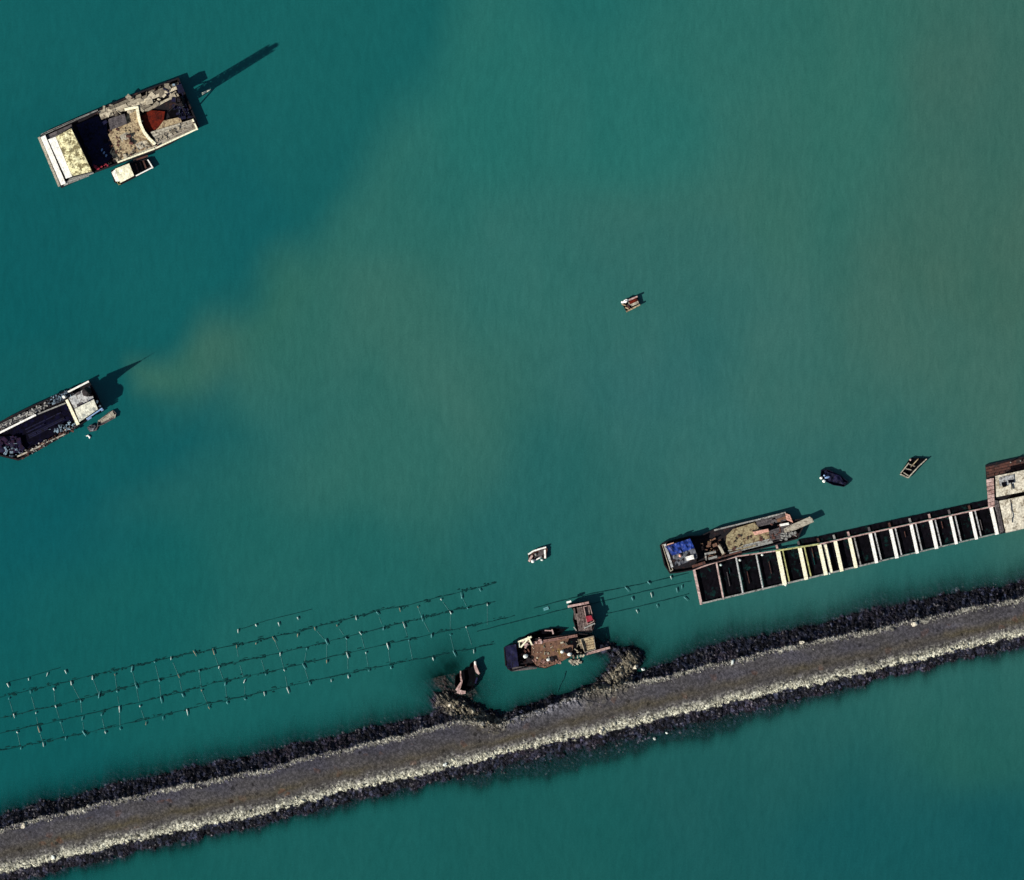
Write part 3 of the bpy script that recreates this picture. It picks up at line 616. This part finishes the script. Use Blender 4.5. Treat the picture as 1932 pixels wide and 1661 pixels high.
# ------------------------------------------------------------------ LONG BOAT by the cage raft
D = Z(1230, 940, .176)
r = thing('cargo_boat', 'long rusty cargo boat with blue tarpaulin stern moored along the cage raft', 'boat', D(800, 480))
HO = D.L((82, 505), (110, 478), (400, 405), (520, 400), (660, 335), (1100, 232), (1430, 146), (1478, 172), (1512, 235), (1620, 215), (1640, 270), (1590, 380), (1568, 436), (1300, 512), (1000, 588), (780, 665), (560, 720), (430, 775), (300, 800), (190, 812), (130, 720))
hull(r, HO, .25, .9, .22, 'hull', None)
MB().bar(D(665, 345), D(1100, 238), .28, .95, 1.15, .5).bar(D(1100, 240), D(1432, 155), .3, .95, 1.18, .7).build('bulwark', 'woodg', r)
MB().planks(D.L((1425, 160), (1475, 178), (1512, 265), (1440, 235)), 3, .9, 1.2, 2).build('bow_deck', 'salmon', r)
MB().prism(D.L((800, 400), (870, 330), (1100, 262), (1150, 330), (1250, 345), (1262, 455), (1090, 525), (830, 572), (790, 480)), .5, .84, .5).build('cargo_deck', 'olive', r)
MB().planks(D.L((800, 545), (1280, 430), (1300, 480), (830, 600)), 4, .7, .93, 4, .1, .06).build('side_deck', 'woodg', r)
MB().planks(D.L((1110, 250), (1420, 170), (1440, 240), (1130, 310)), 5, .7, .95, 4, .1, .06).build('fore_deck', 'woodd', r)
MB().planks(D.L((1250, 350), (1500, 270), (1540, 400), (1270, 460)), 6, .7, .92, 4, .1, .06).build('fore_deck', 'woodd', r)
MB().planks(D.L((1330, 225), (1460, 185), (1480, 230), (1345, 260)), 3, .8, 1.0, 3, .1, .06).build('rust_plate', 'rustd', r)
MB().prism(D.L((1078, 362), (1240, 328), (1254, 358), (1100, 398)), .9, 1.75, .6).build('hatch_box', 'salmon', r)
MB().prism(D.L((1365, 280), (1462, 262), (1470, 285), (1372, 304)), .95, 1.35, .6).build('white_locker', 'white', r)
MB().prism(D.L((1490, 285), (1690, 198), (1712, 215), (1732, 255), (1540, 340), (1420, 370), (1410, 330)), 1.3, 1.5, .6).build('gangplank', 'wood', r)
for x, y in ((1440, 350), (1520, 300)): MB().tube([(*D(x, y), .5), (*D(x, y), 1.35)], .15).build('gangplank_leg', 'hull', r)
for x, y in ((1500, 378), (1435, 440), (1535, 372)): MB().tube([(*D(x, y), .9), (*D(x, y), 1.25)], .28, 12).build('drum', 'woodg', r)
# stern with tarpaulin
cb = MB().prism(D.L((130, 500), (410, 430), (485, 600), (470, 690), (240, 760), (200, 740)), .5, 2.0, .3).build('stern_cabin', 'hull', r)
MB().sheet(D.L((140, 520), (405, 432), (455, 535), (215, 615)), 14, 8, 2.35, .14, .6, None, 1.6).build('tarpaulin', 'blue', cb)
MB().sheet(D.L((215, 612), (455, 535), (488, 640), (255, 735)), 14, 8, 2.05, .16, .6, None, 1.8).build('tarpaulin', 'greyt', cb)
MB().sheet(D.L((355, 630), (440, 605), (450, 650), (370, 672)), 6, 5, 2.4, .05, .2).build('patch', 'white', cb)
MB().blob((*D(300, 615), 2.3), .28, .32, .2).build('patch', 'salmon', cb)
MB().bar(D(135, 492), D(215, 740), .42, 1.2, 2.1, .9).build('stern_rail', 'gmetal', r)
MB().ring(D.L((105, 500), (125, 492), (225, 770), (195, 790)), .12, .9, 1.15).build('stern_rail', 'wood', r)
MB().bar(D(160, 500), D(230, 478), .2, 2.2, 2.6, .7).build('tarp_pole', 'salmon', r)
scatter(D.L((520, 480), (760, 410), (790, 600), (570, 640)), 46, .5, .2, .9, .8).build('engine', 'rustd', r)
MB().planks(D.L((560, 590), (680, 560), (700, 640), (575, 670)), 3, .8, 1.3, 2, .2, .1).build('engine_cover', 'woodg', r)
MB().bar(D(715, 500), D(765, 600), .5, .9, 1.4).build('exhaust_box', 'wood', r)
MB().bar(D(430, 735), D(570, 690), .5, .7, 1.0).bar(D(680, 650), D(960, 572), .3, .8, 1.0).build('side_board', 'hullrust', r)
o = scatter(D.L((820, 400), (1380, 250), (1420, 420), (850, 560)), 40, .85, .15, .8, .25).build('deck_gear', 'hullrust'); tag(o, 'rusty odds and ends on the deck of the long cargo boat', 'gear', kind='stuff')
o = scatter(D.L((1350, 400), (1530, 350), (1545, 420), (1380, 460)), 22, .85, .2, .7, .35).build('deck_gear', 'woodg'); tag(o, 'grey heap near the bow of the long cargo boat', 'gear', kind='stuff')

# ------------------------------------------------------------------ CAGE RAFT
r = thing('cage_raft', 'long floating cage raft of dark net pens and white cross planks', 'raft', W(1595, 1050))
tl, tr, bl, br = (1309, 1076), (1876, 955), (1323, 1139), (1888, 1005)
TY = [(1309, 1075), (1350, 1061), (1390, 1050), (1468, 1039), (1550, 1026), (1640, 1006), (1876, 955)]
def rt(x): u = (x-tl[0])/(tr[0]-tl[0]); return (x, float(pl(TY, x))), (bl[0]+(br[0]-bl[0])*u, bl[1]+(br[1]-bl[1])*u)
bars = [1309, 1351, 1388, 1426, 1467, 1508, 1545, 1575, 1602, 1641, 1679.5, 1718, 1754.6, 1792, 1830, 1869]
for i, x in enumerate(bars):
    a, b = rt(x); w_ = (.48, .3, .28, .26, .8, .72, .72, .68, .66, .62, .64, .6, .66, .58, .6, .68)[i]
    z = .62 if i < 4 else .78
    MB().bar(W(a[0], a[1]-1), W(b[0], b[1]+2), w_, z-.14, z, .95).build('cross_plank', ('pink', 'pink', 'gmetal', 'gmetal')[i] if i < 4 else 'creamp' if i in (4, 5, 6, 7, 8) else 'white', r)
    if i >= 4 and i != 7:
        a, b = rt(x+9); MB().bar(W(*a), W(*b), .26, .4, .52, .5).build('cross_pole', 'yellow' if i in (4, 5) else 'gmetal' if i > 8 else 'woodg', r)
a, b = rt(1557); MB().bar(W(a[0], a[1]+3), W(b[0]-1, b[1]), .42, .55, .7, .9).build('cross_plank', 'creamp', r)
m = MB(); xr = [1309, 1350, 1390, 1429, 1468, 1509, 1550, 1595, 1640, 1719, 1798, 1876]
for x0, x1 in zip(xr, xr[1:]): m.bar(W(*rt(x0)[0]), W(*rt(x1)[0]), .24, .66, .84)
m.build('side_rail', 'pink', r)
MB().bar(W(*rt(1463)[0]), W(*rt(1545)[0]), .3, .85, .9, .6).build('rail_strip', 'yellow', r)
MB().bar(W(*rt(1309)[1]), W(*rt(1650)[1]), .3, .5, .64, .6).bar(W(*rt(1651)[1]), W(*rt(1876)[1]), .22, .5, .64, .3).build('side_rail', 'woodg', r)
for i in range(len(bars)-1):
    a0_, b0_ = rt(bars[i]+2); a1_, b1_ = rt(bars[i+1]-2)
    m = MB().sheet([W(*a0_), W(*a1_), W(b1_[0], b1_[1]-2), W(b0_[0], b0_[1]-2)], 8, 14, .14, .06, .6, lambda u, v: -.05*v, 1.5)
    m.build('net_pen', 'black', r)
for i in range(5, len(bars)-1):  # black sheets stand in for the raft's shadow on the water
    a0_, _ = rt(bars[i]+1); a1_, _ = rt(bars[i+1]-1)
    MB().sheet([W(a0_[0]-3, a0_[1]-14), W(a1_[0]-3, a1_[1]-14), W(a1_[0], a1_[1]-2), W(a0_[0], a0_[1]-2)], 8, 3, .22, .08, .5, None, 2).build('raft_shadow_sheet', 'black', r)
for i, x in enumerate(bars[4:]):
    a, _ = rt(x); MB().bar(W(a[0]-2.5, a[1]-11), W(a[0], a[1]-2), .4, .2, .45, .3).build('outrigger', ('pink', 'woodd', 'hullrust', 'woodg')[i % 4], r)
for i in range(len(bars)-1):
    for kq in range(random.randint(0, 2)):
        a, b = rt(bars[i]+random.uniform(12, 30)); t0 = random.uniform(.05, .5); t1 = t0+random.uniform(.15, .4)
        p0, p1 = W(*lerp(a, b, t0)), W(*lerp(a, b, t1))
        MB().tube([(*p0, .3), (*p1, .34)], .06).build('net_line', random.choice(['woodd', 'hullrust', 'bluel', 'weed_shade']), r)
for x, y in ((1360, 1066), (1396, 1057), (1438, 1047), (1565, 1082), (1482, 1104)):
    o = MB().blob((*W(x, y), .5), .26, .24, .25, 0, 2, .1).build('float_ball', 'floatw', r)
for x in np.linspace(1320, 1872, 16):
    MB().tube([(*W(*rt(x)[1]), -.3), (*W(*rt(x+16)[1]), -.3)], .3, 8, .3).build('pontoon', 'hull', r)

# ------------------------------------------------------------------ HOUSE RAFT at right edge
E = Z(1550, 850, .1977)
r = thing('house_raft', 'raft house with two pale patched roofs at the right edge', 'house raft', E(1850, 480))
MB().prism(E.L((1562, 140), (2150, 10), (2260, 680), (1755, 785), (1700, 800), (1590, 560)), -.4, .5, .3).build('float_deck', 'hull', r)
MB().planks(E.L((1562, 160), (2150, 20), (2160, 120), (1575, 260)), 4, .45, .65, 5, .05, .05).build('hull_shadow_strip', 'hullrust', r)  # hull's shadow built as a red-brown plank strip
MB().planks(E.L((1570, 275), (1640, 262), (1650, 520), (1590, 540)), 7, .5, .8, 2, .05, .06).build('side_deck', 'pink', r)
MB().prism(E.L((1670, 262), (2140, 160), (2165, 350), (1685, 425)), .5, 2.4, .3).build('wall', 'hullrust', r)
MB().sheet(E.L((1650, 245), (2150, 140), (2175, 345), (1660, 445)), 30, 12, 2.55, .03, .15, lambda u, v: .35*(1-abs(v-.3))).build('roof', 'concrete', r)
MB().sheet(E.L((1682, 262), (1825, 232), (1832, 312), (1690, 345)), 8, 6, 3.0, .02, .06).build('roof_panel', 'gmetal', r)
MB().prism(E.L((1705, 308), (1752, 300), (1757, 345), (1720, 352)), 3.0, 3.12).prism(E.L((1770, 285), (1825, 278), (1828, 305), (1775, 312)), 3.0, 3.1).bar(E(1803, 305), E(1808, 375), .18, 2.9, 3.05).build('roof_vent', 'black', r)
MB().prism(E.L((1700, 495), (2160, 400), (2235, 660), (1765, 760)), .5, 1.8, .3).build('wall', 'woodd', r)
MB().sheet(E.L((1688, 482), (2160, 385), (2250, 668), (1752, 782)), 30, 16, 1.95, .035, .15, lambda u, v: .3*(1-v)).build('roof', 'concrete', r)
MB().bar(E(1795, 470), E(1812, 650), .1, 2.2, 2.3, .2).bar(E(1812, 640), E(1810, 690), .08, 2.1, 2.2, .2).build('roof_seam', 'woodd', r)
MB().planks(E.L((1645, 470), (1685, 480), (1740, 770), (1700, 790)), 2, .5, .75, 5, .1, .06, .06, False).build('walkway', 'woodd', r)
MB().bar(E(1755, 782), E(1932, 740), .3, .5, .8, .8).build('fender_beam', 'woodg', r)
post_row(E, [(1800, 115), (1895, 100)], .6, 1.7, .1, 'woodg', r, 'post')

# ------------------------------------------------------------------ DOCK BARGE beside the breakwater
F = Z(800, 1110, .2277)
r = thing('landing_barge', 'rust brown landing barge moored off the stone spur', 'barge', F(1030, 540))
HO = F.L((660, 490), (775, 455), (900, 420), (1280, 372), (1395, 385), (1425, 410), (1425, 510), (1320, 548), (1220, 560), (1120, 620), (1010, 665), (880, 650), (720, 690), (672, 640))
hull(r, HO, .25, .95, .2, 'hull', None)
MB().prism(F.L((890, 470), (1200, 412), (1190, 470), (1235, 470), (1225, 560), (1120, 615), (1000, 660), (930, 640), (890, 590)), .8, 1.05, .4).build('rust_deck', 'rustd', r)
MB().planks(F.L((880, 445), (1270, 380), (1275, 402), (890, 470)), 2, .95, 1.2, 4, .05).build('upper_rail', 'pinkd', r)
MB().sheet(F.L((672, 478), (762, 462), (785, 645), (690, 668)), 8, 14, 1.9, .08, .9).build('tarp_cover', 'navy', r)
MB().bar(F(780, 445), F(890, 402), .35, 1.2, 1.5, .9).bar(F(800, 490), F(860, 420), .3, 1.2, 1.45, .8).bar(F(860, 400), F(895, 470), .3, 1.2, 1.5, .7).bar(F(785, 440), F(790, 490), .3, 1.2, 1.5, .8).build('a_frame', 'creamp', r)
MB().planks(F.L((1285, 425), (1400, 398), (1418, 500), (1325, 525)), 5, 1.0, 1.6, 2, .05, .05).build('fore_platform', 'sand', r)
MB().prism(F.L((1180, 460), (1200, 420), (1290, 405), (1265, 450), (1262, 570), (1225, 580), (1235, 470)), .9, 1.08, .3).build('dark_gap', 'black', r)  # dark gap across the deck, painted as a raised black plate
MB().ring(F.L((1295, 420), (1405, 392), (1422, 505), (1330, 532)), .1, 1.6, 1.9).build('handrail', 'wood', r)
for x, y, s_ in ((842, 562, .5), (1030, 590, .38), (1145, 525, .4), (1207, 546, .45)): MB().blob((*F(x, y), 1.3), s_, s_*.8, .35, .3, 2, .2, 1).build('float_ball', 'floatw', r)
for x, y in ((865, 590), (1182, 522), (1060, 590)): MB().tube([(*F(x, y), 1.05), (*F(x, y), 1.5)], .42, 12).build('barrel', 'hull', r)
MB().planks(F.L((700, 655), (930, 640), (935, 668), (730, 690)), 2, .6, .8, 4, .2, .08).build('side_board', 'woodd', r)
o = scatter(F.L((800, 440), (960, 400), (980, 450), (830, 500)), 22, 1.1, .2, .8, .35).build('deck_gear', 'pink'); tag(o, 'pale pink scrap on the upper left corner of the landing barge', 'gear', kind='stuff')
o = scatter(F.L((900, 600), (1120, 560), (1130, 620), (940, 660)), 44, 1.03, .15, .6, .25).build('deck_gear', 'pinkd'); tag(o, 'reddish rubble along the lower side of the landing barge', 'gear', kind='stuff')
o = scatter(F.L((1200, 600), (1290, 590), (1290, 640), (1210, 655)), 26, .1, .2, .8, .3).build('reed_clump', 'wood'); tag(o, 'pale tangle of reeds floating below the landing barge', 'plants', kind='stuff')
o = scatter(F.L((700, 480), (880, 440), (900, 640), (700, 670)), 40, .45, .2, .9, .6).build('deck_gear', 'hullrust'); tag(o, 'dark rusty gear in the left well of the landing barge beside the navy cover', 'gear', kind='stuff')
o = scatter(F.L((900, 480), (1180, 430), (1200, 560), (910, 600)), 26, 1.04, .15, .6, .2).build('deck_gear', 'scrapw'); tag(o, 'loose scraps on the brown middle deck of the landing barge', 'gear', kind='stuff')
o = scatter(F.L((1265, 430), (1300, 425), (1330, 560), (1230, 580)), 22, .9, .2, .7, .4).build('deck_gear', 'scrapw'); tag(o, 'boards stacked between dark gap and tan platform of the landing barge', 'gear', kind='stuff')
r = thing('jetty_barge', 'narrow grey jetty barge with crimson box standing crosswise above the landing barge', 'barge', F(1310, 240))
HO = F.L((1195, 130), (1365, 105), (1390, 190), (1425, 280), (1392, 365), (1262, 358), (1232, 260), (1240, 190))
hull(r, HO, .5, 1.3, .15, 'hull', None)
MB().planks(F.L((1235, 165), (1370, 140), (1395, 350), (1265, 352)), 9, 1.1, 1.4, 3, .03, .04, .04, False).build('deck', 'woodr', r)
MB().bar(F(1190, 152), F(1365, 118), .42, 1.5, 1.9, .6).build('head_beam', 'pink', r)
MB().bar(F(1180, 118), F(1218, 108), .35, 1.4, 1.8, 1).build('cleat', 'white', r)
MB().prism(F.L((1338, 232), (1385, 222), (1400, 262), (1352, 282)), 1.3, 2.1).build('crimson_box', 'crim', r)
MB().ring(F.L((1320, 150), (1375, 140), (1410, 275), (1350, 300)), .1, 1.5, 1.75).build('handrail', 'pink', r)
MB().bar(F(1325, 330), F(1415, 290), .25, 1.4, 1.7, .8).bar(F(1262, 350), F(1240, 320), .2, 1.4, 1.6, .8).build('end_beam', 'woodg', r)
r = thing('second_boat_bow', 'second boat bow behind the landing barge, its shade painted black', 'boat', F(950, 400))  # bow of a second boat; its shade is put into the black hull
hull(r, F.L((800, 420), (850, 385), (960, 350), (1085, 330), (1180, 340), (1100, 400), (900, 432)), .05, .35, .12, 'black', None)
MB().bar(F(1000, 350), F(1060, 352), .2, .3, .7, .5).bar(F(1060, 340), F(1070, 380), .25, .3, .8, .9).build('thwart', 'pink', r)
m = MB().planks([F(1325, 538), F(1540, 482), F(1545, 500), F(1330, 560)], 2, .72, .85, 2, 0, .02)
tag(m.build('gangplank', 'pink'), 'faded pink gangplank from landing barge to stone spur', 'gangplank')
m = MB().tube([(*F(1175, 690), .04), (*F(1160, 745), .03), (*F(1125, 810), .03), (*F(1108, 860), .05)], .09)
tag(m.build('mooring_line', 'rope'), 'dark mooring line in the sheltered basin below the landing barge', 'rope')
# wreck
r = thing('boat_wreck', 'blackened open boat wreck aground beside the left stone spur', 'wreck', F(350, 740))
HO = F.L((385, 620), (425, 598), (465, 695), (455, 740), (400, 830), (352, 872), (275, 862), (252, 800), (258, 720), (320, 680), (370, 660))
m = MB().prism(HO, -.6, .05, .1, .1); m.ring(HO, .18, 0, .75, .1); m.build('hull', 'black', r)
m = MB(); cv = [(303, 685), (303, 730), (312, 775), (295, 810), (275, 850), (305, 862), (345, 862)]; ws = [.2, .25, .35, .6, .8, .8, .5]
for i in range(6): m.bar(F(*cv[i]), F(*cv[i+1]), ws[i], .6, .9, .6, ws[i+1])
m.build('gunwale', 'pink', r)
m = MB(); cv = [(424, 605), (425, 650), (440, 690), (458, 712)]; ws = [.4, .5, .6, .3]
for i in range(3): m.bar(F(*cv[i]), F(*cv[i+1]), ws[i], .6, .95, .7, ws[i+1])
m.build('gunwale', 'pink', r)
MB().blob((*F(424, 620), 1.0), .22, .42, .15, .1).build('stem_head', 'white', r)
MB().bar(F(440, 740), F(425, 790), .3, .5, .8).build('rib', 'navy', r)

# ------------------------------------------------------------------ small boats
def small_hull(r, pts, mat='hull', top=.5, cap=None, capw=.14): hull(r, pts, .12, top, .1, mat, cap, capw)
G = Z(1150, 530, .0482)
r = thing('work_skiff', 'small laden skiff with white bundle and red deck, alone in open water above centre', 'boat', G(850, 900))
small_hull(r, G.L((450, 830), (650, 720), (1090, 590), (1190, 940), (660, 1220), (560, 1040)), 'hull', .5)
MB().planks(G.L((740, 840), (1090, 700), (1170, 930), (700, 1130)), 5, .35, .55, 1, .1, .04).build('deck', 'wood', r)
MB().prism(G.L((740, 800), (1070, 690), (1100, 790), (800, 930)), .55, .66, .4).build('red_cover', 'red', r)
MB().bar(G(710, 775), G(1090, 620), .3, .6, .85, .6).build('side_rail', 'pink', r)
MB().bar(G(650, 1215), G(1190, 940), .28, .5, .75, .8).build('side_rail', 'sand', r)
MB().blob((*G(640, 800), .75), .5, .35, .35, .5, 2, .5, 1).blob((*G(520, 840), .6), .34, .25, .25, 0, 2, .4, 1).build('bundle', 'white', r)
MB().bar(G(480, 920), G(640, 980), .2, .5, .7).bar(G(620, 1050), G(740, 1100), .25, .45, .6).build('stern_board', 'sand', r)
MB().bar(G(680, 960), G(780, 1070), .35, .55, .7, .1).build('outboard_motor', 'hullrust', r)
K = Z(980, 1010, .0422)
r = thing('open_boat', 'small open boat with pale gunwales and a white ball at its lower corner', 'boat', K(800, 880))
small_hull(r, K.L((390, 850), (620, 690), (1190, 520), (1260, 620), (1200, 1050), (960, 1010), (620, 1220), (420, 1200)), 'hullrust', .45)
MB().planks(K.L((640, 760), (1080, 640), (1080, 900), (680, 1080)), 4, .14, .24, 2, .2, .05).build('floor_board', 'woodd', r)
m = MB(); cv = [(390, 860), (620, 710), (900, 620), (1190, 540)]
for i in range(3): m.bar(K(*cv[i]), K(*cv[i+1]), .28, .5, .68, .8)
m.bar(K(1130, 650), K(1150, 1040), .34, .5, .66, .5).bar(K(650, 1150), K(1000, 960), .2, .5, .66, .8); m.build('gunwale', 'white', r)
MB().bar(K(420, 1180), K(570, 900), .4, .5, .66, .7).build('stern_board', 'pink', r)
MB().blob((*K(600, 1160), .75), .36, .34, .32, 0, 2, .1, 1).build('float_ball', 'floatw', r)
MB().blob((*K(1010, 1110), .3), .28, .2, .2, 0, 2, .2, .9).build('float_ball', 'floatw', r)
MB().blob((*K(725, 860), .3), .26, .26, .2, 0, 2, .2, .3).build('bucket', 'woodg', r)
MB().blob((*K(930, 1000), .62), .4, .2, .15, .5, 2, .2).build('bundle', 'gmetal', r)
Lz = Z(1520, 840, .1346)
r = thing('dark_boat', 'black tarpaulin covered boat with white and blue bundles at its stern', 'boat', Lz(400, 460))
small_hull(r, Lz.L((212, 350), (300, 340), (480, 420), (598, 515), (535, 588), (380, 562), (250, 500), (205, 440)), 'navy', .6)
MB().sheet(Lz.L((260, 360), (480, 430), (560, 560), (300, 500)), 12, 8, .85, .12, .35, None, 1.5).build('tarpaulin', 'navy', r)
MB().blob((*Lz(256, 505), .95), .34, .32, .3, 0, 2, .15, 1).blob((*Lz(215, 460), .8), .3, .26, .2, 0, 2, .2, .2).build('bundle', 'white', r)
MB().blob((*Lz(300, 452), 1.0), .5, .22, .2, .3, 2, .3).blob((*Lz(262, 425), .9), .22, .2, .2, 0, 2, .3).build('bundle', 'bluel', r)
r = thing('punt', 'narrow cream edged punt floating nearest the raft house', 'boat', Lz(1500, 320))
small_hull(r, Lz.L((1320, 400), (1440, 215), (1475, 180), (1590, 185), (1695, 190), (1620, 260), (1432, 465)), 'black', .4)
MB().bar(Lz(1432, 462), Lz(1580, 300), .2, .45, .6, .9).bar(Lz(1580, 300), Lz(1695, 195), .18, .45, .6, .7).bar(Lz(1322, 408), Lz(1435, 460), .24, .45, .62, .8).bar(Lz(1330, 395), Lz(1445, 250), .2, .45, .6, .5).build('gunwale', 'wood', r)
MB().bar(Lz(1470, 310), Lz(1580, 190), .16, .5, .62, .8).build('oar', 'sand', r)
MB().blob((*Lz(1468, 205), .6), .2, .22, .2).build('bundle', 'pink', r)
MB().bar(Lz(1400, 330), Lz(1480, 350), .16, .4, .5).bar(Lz(1440, 265), Lz(1530, 300), .14, .4, .5).bar(Lz(1370, 385), Lz(1440, 430), .2, .4, .5).build('thwart', 'wood', r)

# ------------------------------------------------------------------ shellfish long lines with floats
ROWS = {
 'topmost': [(-60, 1331), (0, 1316), (116, 1289), (242, 1259), (336, 1238), (470, 1212), (545, 1196), (597, 1183), (649, 1170), (719, 1152), (762, 1144), (820, 1129), (939, 1100)],
 'second': [(-60, 1368), (0, 1355), (116, 1329), (207, 1306), (283, 1286), (404, 1259), (516, 1235), (603, 1215), (690, 1193), (806, 1164), (936, 1135)],
 'third': [(-60, 1398), (0, 1384), (129, 1356), (215, 1336), (350, 1305), (400, 1290), (520, 1265), (615, 1242), (774, 1206), (939, 1170), (975, 1160)],
 'lowest': [(-60, 1430), (0, 1417), (148, 1386), (296, 1353), (400, 1327), (557, 1292), (690, 1263), (806, 1241), (945, 1213)]}
def wig(P, step=12, a=1.0):
    out = []; x = P[0][0]
    while x <= P[-1][0]: out.append((x, float(pl(P, x))+random.gauss(0, a*.5))); x += step*random.uniform(.6, 1.4)
    return out
rg = 'dark rope lines of the shellfish farm'
for nme, P in ROWS.items():
    pts = wig(P); m = MB().tube([(*W(*p_), .03+.05*random.random()) for p_ in pts], [random.choice([.02, .03, .045, .06, .08]) for _ in pts], 5)
    tag(m.build('rope_line', 'rope'), nme+' of the four long dark rope lines left of the wreck', 'rope', rg)
    m = MB()
    for p_ in pts:
        if random.random() < .75:
            for _ in range(random.randint(1, 4)): wx, wy = W(p_[0]+random.gauss(0, 5), p_[1]+random.gauss(-1, 1.2)); m.blob((wx, wy, .02), random.uniform(.1, .6), random.uniform(.04, .14), .05, .23, 1, .9)
    for kq in range(0, 24):  # dark clumps beside the floats stand in for their cast shadows
        if random.random() < .6:
            cx0 = 24+38.6*kq+list(ROWS).index(nme)*7+random.uniform(0, 8)
            if cx0 < P[-1][0]: cy0 = float(pl(P, cx0)); [m.blob((*W(cx0+random.gauss(0, 3), cy0+random.gauss(0, 1.5)), .03), random.uniform(.15, .45), random.uniform(.08, .2), .08, .3, 1, .9) for _ in range(5)]
    tag(m.build('seaweed_and_shade', 'weed_shade'), 'dark weeds and painted float shadows along the '+nme+' of the four rope lines', 'seaweed_and_shade', kind='stuff')
EX = [('short rope stub above the line field at the left edge', [(10, 1289), (60, 1276), (116, 1259)]), ('faint short rope line above the middle of the line field', [(446, 1190), (500, 1172), (588, 1150)]),
      ('upper rope line running from the jetty barge to the cargo boat stern', [(1007, 1148), (1068, 1131), (1114, 1121), (1230, 1098), (1305, 1080)]),
      ('middle rope line running past the jetty barge to the cage raft', [(900, 1192), (973, 1173), (1087, 1144), (1119, 1139), (1220, 1115), (1305, 1096)]),
      ('lower rope line between the jetty barge and the cage raft', [(1146, 1158), (1200, 1146), (1264, 1130), (1305, 1119)])]
for lab, P in EX:
    pts = wig(P, 9, .5); k_ = .045 if 'short' in lab else .075
    tag(MB().tube([(*W(*p_), .04) for p_ in pts], [random.uniform(.6, 1.3)*k_ for _ in pts], 5).build('rope_line', 'rope'), lab, 'rope', rg)
names = list(ROWS); offs = (5, 2, 6, 5); shift = (0, 9, 16, 23)
def mkfloat(px, py, ln, ang, mat, label, group, z=.22):
    wx, wy = W(px, py); dx, dy = math.cos(ang)*ln/2, math.sin(ang)*ln/2; rd = random.uniform(.055, .095)
    m = MB().tube([(wx-dx, wy-dy, z), (wx-dx*.7, wy-dy*.7, z), (wx+dx*.2, wy+dy*.2, z+.02), (wx+dx, wy+dy, z)], [rd*.5, rd*1.25, rd, rd*.35], 7)
    return tag(m.build('float', mat), label, 'float', group)
ORD = ['first', 'second', 'third', 'fourth', 'fifth', 'sixth', 'seventh', 'eighth', 'ninth', 'tenth', 'eleventh', 'twelfth', 'thirteenth', 'fourteenth', 'fifteenth', 'sixteenth', 'seventeenth', 'eighteenth', 'nineteenth', 'twentieth', 'twenty-first', 'twenty-second', 'twenty-third', 'twenty-fourth', 'twenty-fifth']
cnt = {n_: 0 for n_ in names}; cr = {n_: 0 for n_ in names}
for kq in range(0, 24):
    colx = 20+38.6*kq; pos = []
    for ri, nme in enumerate(names):
        px = colx+shift[ri]+random.gauss(0, 3.0)
        if px < 3 or px > 925 or (ri == 3 and px > 905): pos.append(None); continue
        py = float(pl(ROWS[nme], px))+offs[ri]+random.gauss(0, 2); pos.append((ri, px, py))
        if random.random() < .05: continue
        mt = random.choices(['floatw', 'floatb', 'floatt'], [5, 4, 1] if not (ri == 0 and 300 < px < 700) else [1, 1, 5])[0]
        cn = {'floatw': 'white', 'floatb': 'pale teal', 'floatt': 'tan'}[mt]
        mkfloat(px, py, random.choice([.4, .55, .7, .85, 1.3]), math.radians(-74+random.gauss(0, 14))+(math.pi if random.random() < .5 else 0), mt,
                f'small {cn} float, {ORD[cnt[nme]]} from the left on the {nme} long rope line', 'floats on the long rope lines'); cnt[nme] += 1
    ok = [p_ for p_ in pos if p_]
    for i in range(len(ok)-1):
        if random.random() < .8:
            f0, f1 = random.uniform(0, .3), random.uniform(.65, 1); a, b = lerp(ok[i][1:], ok[i+1][1:], f0), lerp(ok[i][1:], ok[i+1][1:], f1); nme = names[ok[i][0]]
            tag(MB().tube([(*W(*a), .02), (*W(*b), .02)], .035, 4).build('cross_rope', 'ropel'), f'thin pale cross rope just below the {nme} rope line, {ORD[cr[nme]]} from the left', 'rope', 'thin cross ropes of the shellfish farm'); cr[nme] += 1
for i, (px, py) in enumerate([(15, 1293), (54, 1282), (89, 1273), (124, 1268), (449, 1191), (483, 1180), (526, 1178), (562, 1167)]):
    side = 'left end' if px < 200 else 'middle'; o_ = ORD[i % 4]
    mkfloat(px, py, random.uniform(.5, .9), -1.2+random.gauss(0, .4), 'floatw', f'stray white float above the {side} of the long rope lines, {o_} of four', 'stray floats above the rope lines')
for i, (px, py, ln) in enumerate(sorted([(1183, 1112, 1.3), (1224, 1100, .8), (1193, 1130, .8), (1229, 1123, 1.0), (1266, 1090, .7), (1277, 1114, 1.0), (1286, 1108, .8), (1202, 1154, .8), (1240, 1144, .7), (1294, 1130, 1.1)])):
    mkfloat(px, py, ln, -1.25+random.gauss(0, .35), random.choice(['floatw', 'floatb', 'floatb']), f'small pale float, {ORD[i]} from the left between jetty barge and cage raft', 'floats between jetty barge and cage raft')
m = MB().planks([W(1025, 1147), W(1034, 1144), W(1036, 1150), W(1026, 1153)], 2, .02, .14, 0)
tag(m.build('foam_block', 'floatb'), 'pale square float block on the ropes left of the jetty barge', 'float')
